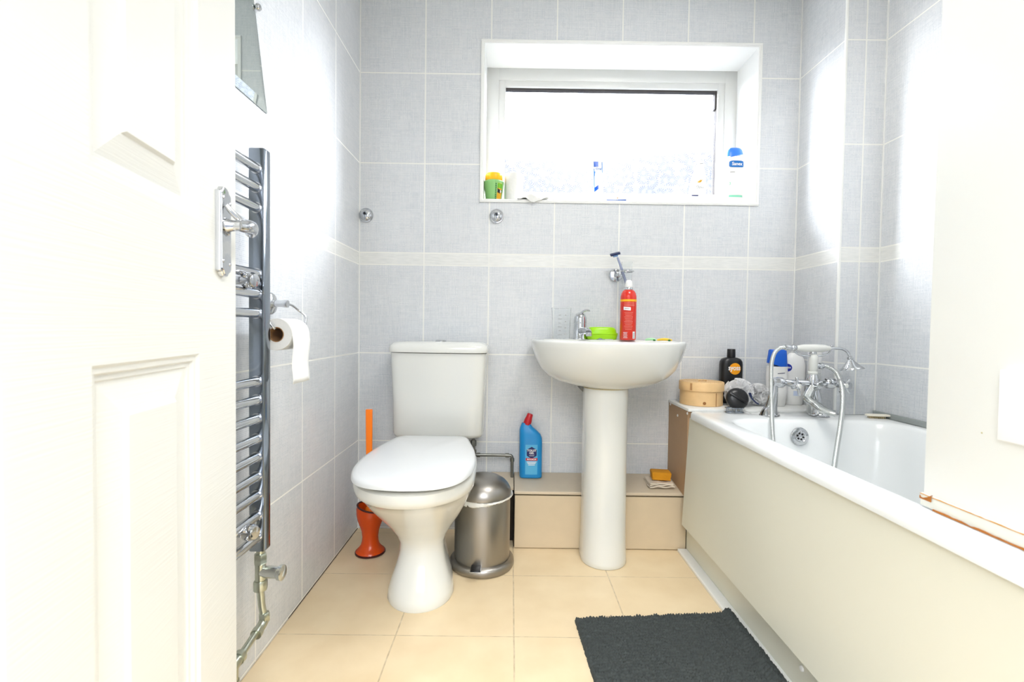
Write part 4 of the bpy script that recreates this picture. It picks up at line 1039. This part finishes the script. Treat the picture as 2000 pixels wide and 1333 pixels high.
# handset
HY = MY-.006
hs = empty('shower_handset', tuple(m_(1590, 680, HY)), 'telephone-style hand shower with white grip resting in the bath mixer cradle', 'hand shower')
a, b = m_(1556, 680, HY), m_(1622, 681, HY)
bm = bmesh.new(); L = (b-a).length; lathe(bm, [(.007, 0), (.0095, .004), (.0135, L*.2), (.0150, L*.5), (.0135, L*.8), (.009, L-.004), (.0065, L)], frame(a, b-a), 32); finish('grip', bm, ceramic, hs)
bm = bmesh.new(); c = m_(1533, 679, HY)
lathe(bm, [(.010, 0), (.011, .003), (.011, .020), (.009, .024), (.0115, .028), (.0115, .034), (.007, (a-c).length)], frame(c, a-c), 24)
finish('hose_nut', bm, chrome, hs); bm = bmesh.new()
P = spline([b, m_(1632, 681, HY), m_(1645, 682, HY), m_(1655, 688, HY), m_(1660, 698, HY)], 6); tube(bm, P, .0052, 14)
finish('neck', bm, chrome, hs)
bm = bmesh.new(); c = m_(1660, 697, HY); ax = Vector((.10, -.12, -1)).normalized()
lathe(bm, [(.006, 0), (.0105, .003), (.0105, .008), (.008, .011), (.013, .018), (.020, .026), (.031, .038), (.0395, .046), (.0400, .049), (.037, .050), (.002, .0505)], frame(c, ax), 40); finish('shower_head', bm, chrome, hs)
bm = bmesh.new()
inY = 1.64
PH = [m_(1533, 679, HY), m_(1522, 681, HY), m_(1512, 692, HY-.005), m_(1506.5, 715, HY-.02), m_(1506, 755, HY-.045), m_(1507, 800, HY-.08), m_(1509, 850, inY)]
q0 = PH[-1]
PH += [Vector((q0.x+.01, inY-.02, BT-.20)), Vector((q0.x+.04, inY-.08, BT-.33)), Vector((1.02, 1.50, BT-.370)), Vector((1.12, 1.42, BT-.345)), Vector((1.10, 1.38, BT-.26)), at(1618, 985, Y=1.40), at(1624, 945, Y=1.43)]
z_up = [at(1629, 914, Y=1.46), at(1634, 880, Y=1.50), at(1643, 820, Y=1.58), at(1646, 780, Y=1.64), at(1643, 752, Y=1.70), at(1633, 728, Y=1.745), at(1618, 717.5, Y=1.768), Vector((so.x+.012, MY, so.z))]
PH += z_up
hose(bm, PH, .0075, .0042); finish('hose', bm, satin, hs)

# ------------------------------------------------------------------ things at the end of the bath
# bamboo steamer
STX, STY = at(1370, 765, Y=1.99).x, 1.993
st = empty('bamboo_steamer', (STX, STY, SZ), 'round pale bamboo steamer box with lid at the left end of the white shelf', 'box')
bm = bmesh.new(); lathe(bm, [(.082, 0), (.0845, .001), (.0845, .059), (.083, .0595)], T(STX, STY, SZ), 56); finish('basket', bm, bamboo, st)
bm = bmesh.new(); lathe(bm, [(.0845, .0600), (.0885, .0602), (.0885, .093), (.0865, .0955), (.080, .0955), (.079, .091), (.002, .093)], T(STX, STY, SZ), 56)
sl_ = finish('steamer_lid', bm, bamboo, st)
bm = bmesh.new()
for k in range(9):
    xx = -.068+.017*k; w = sqrt(max(0, .078**2-xx**2)); box(bm, STX+xx-.0065, STX+xx+.0065, STY-w, STY+w, SZ+.0935, SZ+.0960, .0006)
finish('woven_slats', bm, bamboo, sl_)
bm = bmesh.new(); R = [Vector((STX+.016*cos(a), STY-.01+.006*sin(2*a), SZ+.097+.005*abs(sin(a)))) for a in [2*pi*k/24 for k in range(25)]]; tube(bm, R, .002, 8); finish('loop_handle', bm, bamboo, sl_)
for a_, z0, z1 in ((.35, .001, .055), (-.80, .064, .092), (-.86, .064, .092)):
    bm = bmesh.new(); c = Vector((STX+.0885*sin(a_) if z0 > .05 else STX+.0848*sin(a_), STY-(.0885 if z0 > .05 else .0848)*cos(a_), 0)); box(bm, c.x-.0012, c.x+.0012, c.y-.001, c.y+.001, SZ+z0, SZ+z1, .0003); finish('lacing', bm, bamboo_d, st)
bm = bmesh.new(); c = Vector((STX+.0848*sin(-.22), STY-.0848*cos(-.22), SZ+.014)); lathe(bm, [(.0065, 0), (.006, .002), (.003, .003)], frame(c, (-.2, -1, 0)), 10)
finish('knot', bm, bamboo_d, st)
# black shampoo bottle
KX, KY = at(1428.5, 720, Y=2.04).x, 2.045
kb = empty('shampoo_bottle', (KX, KY, SZ), 'black shampoo bottle with an orange disc standing against the back wall', 'bottle')
bm = bmesh.new(); rings(bm, [sup(KX, KY, SZ+z, w, d, 2.8, 44) for z, w, d in ((0, .043, .024), (.004, .0465, .028), (.10, .0470, .029), (.163, .0470, .029), (.176, .0455, .028), (.187, .038, .025), (.192, .026, .021), (.194, .017, .017))]); finish('bottle', bm, black, kb)
ztop = at(1428, 682, Y=KY).z
bm = bmesh.new(); lathe(bm, [(.0165, 0), (.0172, .002), (.0165, ztop-SZ-.1965), (.0155, ztop-SZ-.1945), (.002, ztop-SZ-.194)], T(KX, KY, SZ+.1945), 28); finish('cap', bm, black, kb)
ld = at(1436, 721, Y=KY-.03)
fk = ellmap((KX, KY), .0470, .029, 2.8, ld.z)
patch('disc_print', amber, kb, fk, disc_o(.0245, ld.x-KX, 0), 36, 8)
lettering('syoss', .030, whitep, kb, off(ellmap((KX, KY), .0470, .029, 2.8, ld.z, lift=.0014), ld.x-KX+.0005-.0035, .0035), bold=.0006, sx=.80)
# white mesh puffs
def puffball(cx, cy, cz, R, seed, label, sq=1.0):
    random.seed(seed)
    t = empty('mesh_puff', (cx, cy, SZ), label, 'bath puff'); bm = bmesh.new()
    for k in range(14):
        n = Vector((random.gauss(0, 1), random.gauss(0, 1), random.gauss(0, 1))).normalized(); Fm = frame(Vector((cx, cy, cz))+n*R*.12, n)
        ph = random.random()*6; fr = random.choice((5, 6, 7)); rows = []
        for i in range(9):
            r = R*(i/8)**.9*random.uniform(.97, 1.0); row = []
            for j in range(44):
                a = 2*pi*j/44
                p = Fm @ Vector((r*cos(a)*(1+.10*sin(3*a+ph)), r*sin(a), (i/8)**1.5*R*.34*sin(fr*a+ph)+.22*R*(i/8)**2))
                d = p-Vector((cx, cy, cz)); 
                if d.length > R: p = Vector((cx, cy, cz))+d*(R/d.length)*random.uniform(.98, 1.0)
                p.z = max(SZ_MIN, cz+(p.z-cz)*sq); row.append(p)
            rows.append(row)
        rings(bm, rows, False, False)
    ob = finish('ruffles', bm, puff, t, ang=180)
SZ_MIN = SZ+.002
puffball(at(1439, 770, Y=1.95).x+.004, 1.945, SZ+.058, .058, 3, 'white ruffled mesh puff behind the black round brush, left of its twin')
puffball(at(1482, 775, Y=1.96).x+.002, 1.972, SZ+.046, .047, 9, 'white ruffled mesh puff behind the left tap pillar, right of its twin')
# round black scrub brush
c = at(1440, 779, Y=1.83)
rbq = empty('scalp_brush', tuple(c), 'round black hair brush propped on its side before the white puffs', 'brush')
ax = Vector((-.18, -1, .30)).normalized(); Fm = frame(c, ax)
bm = bmesh.new(); lathe(bm, [(.036, -.016), (.0395, -.010), (.0415, -.002), (.040, .005), (.034, .011), (.022, .015), (.004, .016)], Fm, 48)
finish('brush_back', bm, black, rbq)
bm = bmesh.new(); box(bm, -.034, .034, -.0055, .0055, .010, .0225, .003, M=Fm @ Matrix.Rotation(-.55, 4, 'Z')); finish('grip_bar', bm, mat('glossy black', (30, 30, 32), .2), rbq)
bm = bmesh.new(); c1 = 0
for k in range(46):
    r = .034*sqrt((k+.5)/46); a = k*2.4; p = Fm @ Vector((r*cos(a), r*sin(a), -.015)); e1 = Fm @ Vector((r*cos(a)*1.1, r*sin(a)*1.1, -.032)); cyl(bm, p, e1, .0011, 6)
finish('bristles', bm, black, rbq); rbq.children[-1]['kind'] = 'stuff' if rbq.children else None
# wire soap stand under it
sdp = at(1434, 808, Y=1.815)
wr_ = empty('wire_stand', (sdp.x, 1.815, BT), 'small chrome wire stand on the tub rim under the black round brush', 'stand')
bm = bmesh.new()
for zz in (.003, .020):
    R = [Vector((sdp.x+.033*cos(a) if abs(cos(a)) < .8 else sdp.x+.033*.8*(1 if cos(a) > 0 else -1)+.033*.2*cos(a), 1.815+.016*sin(a), BT+zz+.001)) for a in [2*pi*k/40 for k in range(41)]]; tube(bm, R, .0019, 8)
for k in range(6):
    a = .5+k*pi/3; cyl(bm, (sdp.x+.030*cos(a), 1.815+.0155*sin(a), BT+.003), (sdp.x+.030*cos(a), 1.815+.0155*sin(a), BT+.021), .0016, 8)
finish('wire_frame', bm, chrome_dk, wr_)
bm = bmesh.new(); tube(bm, spline([(sdp.x+.028, 1.806, BT+.010), (sdp.x+.040, 1.795, BT+.008), (sdp.x+.050, 1.785, BT+.003)], 5), .0018, 8); finish('hook', bm, chrome, wr_)
# blue razor leaning on the puff
p0, p1 = at(1465, 771, Y=1.875), at(1482, 790, Y=1.862)
bz = empty('blue_razor', tuple(p1), 'dark blue razor lying against the white puff right of the black brush', 'razor')
bm = bmesh.new(); tube(bm, spline([p0, p0.lerp(p1, .35)+Vector((-.004, 0, -.003)), p0.lerp(p1, .7)+Vector((-.002, 0, -.004)), p1], 5), lambda t: .0034-.0008*t, 10); finish('handle', bm, mat('dark navy plastic', (30, 44, 84), .3), bz)
bm = bmesh.new(); box(bm, -.004, .004, -.004, .004, -.009, .009, .0015, M=T(*(p0+Vector((.001, 0, -.002)))) @ Matrix.Rotation(-.4, 4, 'Y')); finish('razor_head', bm, MATS['dark navy plastic'], bz)
# body-wash bottle with blue cap
LX, LY = at(1521, 740, Y=1.95).x, 1.965
lot = empty('body_wash_bottle', (LX, LY, SZ), 'white body wash bottle with a bright blue cap behind the shower hose', 'bottle')
zt2 = at(1520, 683, Y=LY).z-SZ
bm = bmesh.new(); rings(bm, [sup(LX, LY, SZ+z*zt2/.235, w, d, 2.6, 44) for z, w, d in ((0, .031, .019), (.004, .034, .022), (.06, .040, .025), (.12, .042, .026), (.165, .0395, .025))]); finish('bottle', bm, white_pl, lot)
bm = bmesh.new(); vs = rings(bm, [sup(LX, LY, SZ+z*zt2/.235, w, d, 2.8, 44) for z, w, d in ((.166, .0393, .0245), (.18, .0385, .024), (.21, .036, .022), (.230, .034, .020), (.235, .031, .017))])
for v in vs:
    if v.co.z < SZ+.19*zt2/.235: v.co.z += -(v.co.x-LX)*.35
finish('cap', bm, blue_p, lot)
fl = ellmap((LX, LY), .0415, .0258, 2.6, SZ)
for k, (zz, w, x) in enumerate(((.138, .030, .004), (.108, .026, .004), (.098, .012, -.01), (.090, .02, 0))): patch('print_line', navy if k < 2 else MATS['grey print'], lot, fl, rect_o(w, .0024, x, zz*zt2/.235, .1), 10, 1)
# second bottle with blue roundel
NX, NY = at(1556, 740, Y=1.99).x, 2.01
zt3 = at(1556, 690, Y=NY).z-SZ
nb_ = empty('lotion_bottle', (NX, NY, SZ), 'white lotion bottle with a dark blue round badge behind the bath mixer', 'bottle')
bm = bmesh.new(); rings(bm, [sup(NX, NY, SZ+z*zt3/.215, w, d, 2.4, 44) for z, w, d in ((0, .032, .020), (.004, .036, .023), (.05, .040, .026), (.12, .044, .027), (.165, .0435, .026), (.190, .037, .023), (.206, .028, .019), (.215, .018, .014))]); finish('bottle', bm, white_pl, nb_)
rd = at(1541, 719, Y=NY-.03); fn_ = ellmap((NX, NY), .0435, .0262, 2.4, rd.z)
patch('roundel', mat('royal blue print', (16, 40, 150), .35), nb_, fn_, disc_o(.0165, rd.x-NX, 0), 30, 6)
lettering('NIVEA', .0095, whitep, nb_, off(ellmap((NX, NY), .0435, .0262, 2.4, rd.z, lift=.0015), rd.x-NX, 0), bold=.0003, sx=.9)
patch('print_block', mat('pale blue print', (196, 208, 230), .4), nb_, ellmap((NX, NY), .040, .0255, 2.4, SZ), rect_o(.030, .020, .0, .05), 8, 2)
# third bottle behind the mixer
WX_, WY_ = at(1591, 740, Y=1.83).x, 1.832; SB = BT+.0005
zt4 = at(1590, 686, Y=WY_).z-SB
wb3 = empty('conditioner_bottle', (WX_, WY_, SB), 'plain cream white bottle with wide flat top hidden behind the mixer upright', 'bottle')
bm = bmesh.new(); rings(bm, [sup(WX_, WY_, SB+z, w, w*.7, 2.4, 40) for z, w in ((0, .021), (.004, 0.0235), (zt4*.62, 0.0235), (zt4*.64, .021))]); finish('bottle', bm, mat('grey bottle', (214, 216, 214), .3), wb3)
bm = bmesh.new(); rings(bm, [sup(WX_, WY_, SB+z, w, w*.7, 2.4, 40) for z, w in ((zt4*.645, .0232), (zt4*.66, 0.02355), (zt4*.97, .0245), (zt4, .0235))]); finish('cap', bm, white_pl, wb3)
# cream nail brush in the far right corner of the rim
NBc = at(1700, 812, Z=BT+.006)
nbz = empty('nail_brush', (NBc.x, NBc.y, BT), 'cream nail brush lying bristles down on the tub rim in the right corner', 'brush')
bm = bmesh.new(); Mz = T(NBc.x+.004, 1.745, BT) @ Matrix.Rotation(-.15, 4, 'Z')
rs = [[Mz @ p for p in sup(.006, 0, z, w, d, 2.6, 32)] for z, w, d in ((.0085, .042, .012), (.010, .045, .014), (.014, .045, .014), (.0155, .041, .012))]; rings(bm, rs)
finish('brush_back', bm, mat('cream plastic', (236, 230, 214), .35), nbz)
bm = bmesh.new()
for i in range(9):
    for j in range(3): cyl(bm, Mz @ Vector((-.026+.0062*i, -.008+.008*j, .0005)), Mz @ Vector((-.026+.0062*i, -.008+.008*j, .0088)), .0014, 6)
finish('bristles', bm, mat('tan bristle', (196, 178, 138), .6), nbz); 
for ch in nbz.children:
    if ch.name.startswith('bristles'): ch['kind'] = 'stuff'

# ------------------------------------------------------------------ window sill things
WS = WZ0+.0045
def sill(px, Y): return at(px, 390, Y=Y).x
# green jar
JX, JY = sill(964, 2.165), 2.165
jar = empty('hair_mask_jar', (JX, JY, WS), 'pale green jar with a yellow lid at the left end of the window sill', 'jar')
jz = at(964, 338, Y=JY-.02).z-WS
bm = bmesh.new(); lathe(bm, [(.033, 0), (.0345, .002), (.036, .02), (.0455, jz*.66), (.0460, jz*.70), (.041, jz*.735), (.038, jz*.74)], T(JX, JY, WS), 44); finish('jar', bm, green_j, jar)
bm = bmesh.new(); lathe(bm, [(.0385, jz*.745), (.0395, jz*.76), (.0385, jz*.95), (.036, jz*.995), (.004, jz)], T(JX, JY, WS), 44); finish('lid', bm, mat('yellow lid', (250, 190, 20), .35), jar)
def cone(a0, z0, lift=.0007):
    def fn(x, z):
        zz = z0+z; r = .0355+(.0455-.0355)*max(0, min(1, (zz-.01)/(jz*.66-.01)))+lift; a = a0+x/r
        return Vector((JX+r*sin(a), JY-r*cos(a), WS+zz))
    return fn
patch('label', mat('amber label', (214, 160, 20), .4), jar, cone(.75, jz*.32), rect_o(.026, jz*.58), 8, 6)
patch('label', mat('leaf green label', (110, 178, 30), .4), jar, cone(.75, jz*.52, .0011), rect_o(.026, jz*.16), 8, 3)
patch('label', whitep, jar, cone(.75, jz*.34, .0011), rect_o(.026, jz*.08), 8, 2)
patch('print_block', MATS['black print'], jar, cone(.62, jz*.34, .0015), rect_o(.014, jz*.13, 0, 0, -.3), 6, 2); lettering('t', .024, MATS['black print'], jar, cone(1.02, jz*.36, .0015), bold=.0004)
for k in range(9): patch('print_block', green_d, jar, cone(.27, jz*(.08+.062*k), .0012), rect_o(.005, jz*.040), 2, 1)
# paper roll
QX, QY = sill(1003, 2.18), 2.185
qz = at(1003, 342, Y=QY).z-WS
pr_ = empty('paper_roll', (QX, QY, WS), 'spare white paper roll standing upright on the window sill', 'toilet paper')
bm = bmesh.new(); lathe(bm, [(.041, 0), (.0425, .002), (.0425, qz-.002), (.041, qz), (.019, qz), (.0185, qz-.02)], T(QX, QY, WS), 44); finish('paper', bm, paper, pr_)
bm = bmesh.new(); rings(bm, [[Vector((QX+r*cos(2*pi*k/32), QY+r*sin(2*pi*k/32), WS+z)) for k in range(32)] for r, z in ((.0183, qz-.0005), (.0172, qz-.0005), (.0172, .001), (.0183, .001))], False, False); finish('cardboard_core', bm, card, pr_)
# crumpled white tissue spilling over the edge
CX_, CY_ = sill(1040, 2.14), 2.150
tis = empty('crumpled_tissue', (CX_, CY_, WS), 'crumpled white tissue beside the paper roll, drooping over the sill edge', 'tissue')
bm = bmesh.new(); n = 26; V = []
for i in range(n+1):
    row = []
    for j in range(n+1):
        x = (i/n-.5)*.135; y = D-.016+(j/n)*.09
        h = .040*math.exp(-((x+.005)/.030)**2)*sin(pi*min(1, j/n*1.1)) + .010*abs(noise.noise(Vector((x*40, y*40, 2)))) + .006*noise.noise(Vector((x*90, y*90, 5)))
        h = max(.002, h)
        if y < D-.006: h = -.020*max(0, 1-abs(x-.006)/.036) + .002+.003*sin(x*130)
        row.append(bm.verts.new((CX_+x, y, WS+h)))
    V.append(row)
for i in range(n):
    for j in range(n): bm.faces.new((V[i][j], V[i+1][j], V[i+1][j+1], V[i][j+1]))
ob = finish('tissue', bm, paper, tis); md = ob.modifiers.new('s', 'SOLIDIFY'); md.thickness = .001; md.offset = 1
# toothpaste tube on its cap
TXx, TYy = sill(1168, 2.17), 2.17
tz1 = at(1166, 313, Y=TYy).z-WS
tt = empty('toothpaste_tube', (TXx, TYy, WS), 'blue and white toothpaste tube standing on its cap at the window', 'toothpaste')
bm = bmesh.new(); lathe(bm, [(.0165, 0), (.0175, .002), (.0160, .030), (.015, .032)], T(TXx, TYy, WS), 28); finish('cap', bm, white_pl, tt)
bm = bmesh.new(); rings(bm, [sup(TXx-.004*t, TYy, WS+z, w, d, 2.2, 36) for z, w, d, t in ((.0325, .017, .016, 0), (.040, .0215, .018, 0), (tz1*.6, .0225, .012, .4), (tz1*.93, .0235, .004, 1), (tz1, .0235, .0015, 1))]); finish('tube_body', bm, white_pl, tt)
def tmap(lift=.0008):
    def fn(x, z):
        t = max(0, min(1, (z-.04)/(tz1-.04))); d = .018-.0165*t**1.0; w = .0215+.002*t
        q_ = min(.97, abs(x/w)); return Vector((TXx-.004*t+x, TYy-d*(1-q_**2.2)**(1/2.2)-lift-.0006, WS+z))
    return fn
patch('print_block', blue_p, tt, tmap(), rect_o(.020, .024, -.009, tz1*.90), 6, 4); patch('print_block', mat('sky blue print', (30, 130, 220), .35), tt, tmap(), rect_o(.020, .020, -.009, tz1*.68), 6, 4)
patch('print_block', MATS['sky blue print'], tt, tmap(), rect_o(.003, tz1*.8, .0185, tz1*.55), 2, 10); patch('print_block', MATS['sky blue print'], tt, tmap(), rect_o(.0025, tz1*.5, -.0185, tz1*.55), 2, 10)
patch('print_block', blue_p, tt, tmap(), rect_o(.018, .018, -.010, tz1*.34, .7), 6, 3)
lettering('Oral', .014, blue_l, tt, off(tmap(.0014), .002, tz1*.79), bold=.0003)
# blue toothbrush lying on the sill edge
b0, b1 = at(1177, 389, Y=2.112), at(1223, 389, Y=2.112)
tbz = WS+.004
tbr = empty('toothbrush', (b1.x, 2.115, WS), 'blue toothbrush lying along the front edge of the window sill', 'toothbrush')
bm = bmesh.new(); tube(bm, [Vector((b0.x+.018+(b1.x-b0.x-.018)*k/14, 2.114, tbz+.001)) for k in range(15)], lambda t: .0026+.0030*max(0, t-.45)**.6*(1 if t < .95 else .5), 12); finish('handle', bm, mat('deep blue plastic', (14, 74, 150), .3), tbr)
bm = bmesh.new()
for k in range(6): cyl(bm, (b0.x+.002+.0034*k, 2.114, tbz-.003), (b0.x+.002+.0034*k, 2.114, tbz+.007), .0012, 6)
finish('bristles', bm, MATS['pale blue print'], tbr)
# pale toothbrush leaning at the glass
l0, l1 = at(1201, 381, Y=2.16), at(1233, 338, Y=2.285)
ltb = empty('toothbrush', tuple(l0), 'pale cream toothbrush leaning up against the window pane', 'toothbrush')
l0.z = WS+.006
bm = bmesh.new(); tube(bm, [l0.lerp(l1, k/10) for k in range(11)], lambda t: .0046-.002*t, 12); finish('handle', bm, mat('pale cream plastic', (240, 236, 218), .4), ltb)
bm = bmesh.new(); c = l0.lerp(l1, .14); lathe(bm, [(.0035, 0), (.003, .002)], frame(c+Vector((0, -.005, 0)), (0, -1, 0)), 10); finish('stain', bm, bamboo_d, ltb)
# conditioner pump bottle with gold bird
DX, DY = sill(1358, 2.20), 2.20
dz_ = at(1360, 310, Y=DY).z-WS
dv = empty('cream_wash_bottle', (DX, DY, WS), 'white cream wash bottle with a gold bird mark on the window sill', 'bottle')
bm = bmesh.new(); rings(bm, [sup(DX+.004*k, DY, WS+z*dz_, w, d, 2.4, 40) for k, (z, w, d) in enumerate(((0, .032, .019), (.02, .035, .022), (.35, .037, .023), (.62, .030, .020), (.80, .020, .016), (.88, .015, .013)))]) ; finish('bottle', bm, white_pl, dv)
for v in ():
    pass
bm = bmesh.new(); lathe(bm, [(.0135, 0), (.0135, dz_*.09), (.010, dz_*.105), (.002, dz_*.11)], T(DX+.020, DY, WS+dz_*.885), 24); finish('cap', bm, mat('pale grey cap', (214, 216, 222), .35), dv)
fd = lambda lift=.001: (lambda x, z: Vector((DX+.010+x, DY-.0245-lift+abs(x)*.25, WS+z)))
bird = [(-.012, -.003), (-.004, -.005), (.004, -.003), (.009, .004), (.012, .010), (.005, .006), (.002, .009), (-.001, .004), (-.006, .002)]
bm = bmesh.new(); vv = [bm.verts.new(fd()(x, z+dz_*.50)) for x, z in bird]; bm.faces.new(vv); finish('bird_mark', bm, mat('gold print', (206, 160, 40), .3), dv, smooth=False)
lettering('Dove', .018, MATS['grey print'], dv, off(fd(), 0, dz_*.385), shear=.4)
bm = bmesh.new(); box(bm, DX-.026, DX+.004, DY-.0250, DY-.0238, WS+dz_*.205, WS+dz_*.225, .0002); finish('print_line', bm, navy, dv)
# tall white bottle with blue pill label
EX, EY = sill(1433, 2.155), 2.16
ez = at(1433, 290, Y=EY).z-WS
sn = empty('shower_gel_bottle', (EX, EY, WS), 'tall white shower gel bottle with blue oval label at the right end of the sill', 'bottle')
bm = bmesh.new(); rings(bm, [sup(EX, EY, WS+z*ez, w, d, 2.8, 44) for z, w, d in ((0, .037, .019), (.02, .040, .022), (.5, .041, .023), (.78, .040, .022), (.84, .0385, .021))]); finish('bottle', bm, mat('pearl white plastic', (244, 240, 234), .3), sn)
bm = bmesh.new(); vs = rings(bm, [sup(EX, EY, WS+z*ez, w, d, 2.8, 44) for z, w, d in ((.845, .0385, .0215), (.90, .037, .020), (.96, .033, .017), (.995, .024, .012), (1.0, .012, .006))])
for v in vs:
    if v.co.z < WS+.90*ez: v.co.z += (v.co.x-EX)*.25
finish('cap', bm, mat('azure cap', (60, 130, 230), .3), sn)
fe = ellmap((EX, EY), .0410, .0230, 2.8, WS)
def pill(u, v):
    a = 2*pi*u; n_ = 5; c, s = cos(a), sin(a)
    return (.002+.033*v*abs(c)**(2/n_)*(1 if c > 0 else -1), ez*.70+.0145*v*abs(s)**(2/n_)*(1 if s > 0 else -1))
patch('label', blue_l, sn, fe, pill, 40, 6)
lettering('Sanex', .0205, whitep, sn, off(ellmap((EX, EY), .0410, .0230, 2.8, WS, lift=.0015), .003, ez*.70), bold=.0005, sx=.95)
patch('print_line', mat('mint print', (130, 214, 180), .4), sn, fe, rect_o(.060, .0085, .001, ez*.145), 14, 1)
lettering('3', .018, MATS['mint print'], sn, off(fe, -.026, ez*.36))
patch('print_line', MATS['grey print'], sn, fe, rect_o(.020, .0025, -.016, ez*.56), 4, 1)

# ------------------------------------------------------------------ bath mat
def rug():
    nx, ny = 150, 230
    A, B, C, Dd = Vector((.2075, 1.449, 0)), Vector((.7060, 1.486, 0)), Vector((.250, .72, 0)), Vector((.7120, .72, 0))
    bm = bmesh.new(); V = []
    random.seed(5)
    off_r = [random.uniform(0, 6) for _ in range(ny+1)]
    for j in range(ny+1):
        row = []
        for i in range(nx+1):
            u, v = i/nx, j/ny
            p = A.lerp(B, u).lerp(C.lerp(Dd, u), v)
            e = min(i, nx-i, j, ny-j)
            tuft = abs(sin(i*1.26+off_r[j//3]*0.6+noise.noise(Vector((u*9, v*14, 0)))*3))*abs(sin(j*.9+noise.noise(Vector((u*12, v*9, 3)))*3))
            h = .009+.0085*tuft+.004*noise.noise(Vector((p.x*60, p.y*60, 1)))+.0025*noise.noise(Vector((p.x*200, p.y*200, 7)))
            lift = .013*max(0, min(1, (p.x-.665)/.02))
            if e == 0: h = .0006
            elif e == 1: h *= .75
            w = Vector((noise.noise(Vector((p.x*150, p.y*150, 9))), noise.noise(Vector((p.x*150, p.y*150, 19))), 0))*.0028
            if e > 0 or True: p = p+w
            p.x = min(p.x, .7225)
            row.append(bm.verts.new((p.x, p.y, h+lift)))
        V.append(row)
    for j in range(ny):
        for i in range(nx): bm.faces.new((V[j][i], V[j][i+1], V[j+1][i+1], V[j+1][i]))
    return bm
rg = finish('bath_mat', rug(), mat('dark charcoal chenille', (62, 67, 66), .95, mottle=.45, mscale=110), ang=180)
tag(rg, 'dark charcoal tufted bath mat on the floor tiles against the bath panel', 'bath mat')
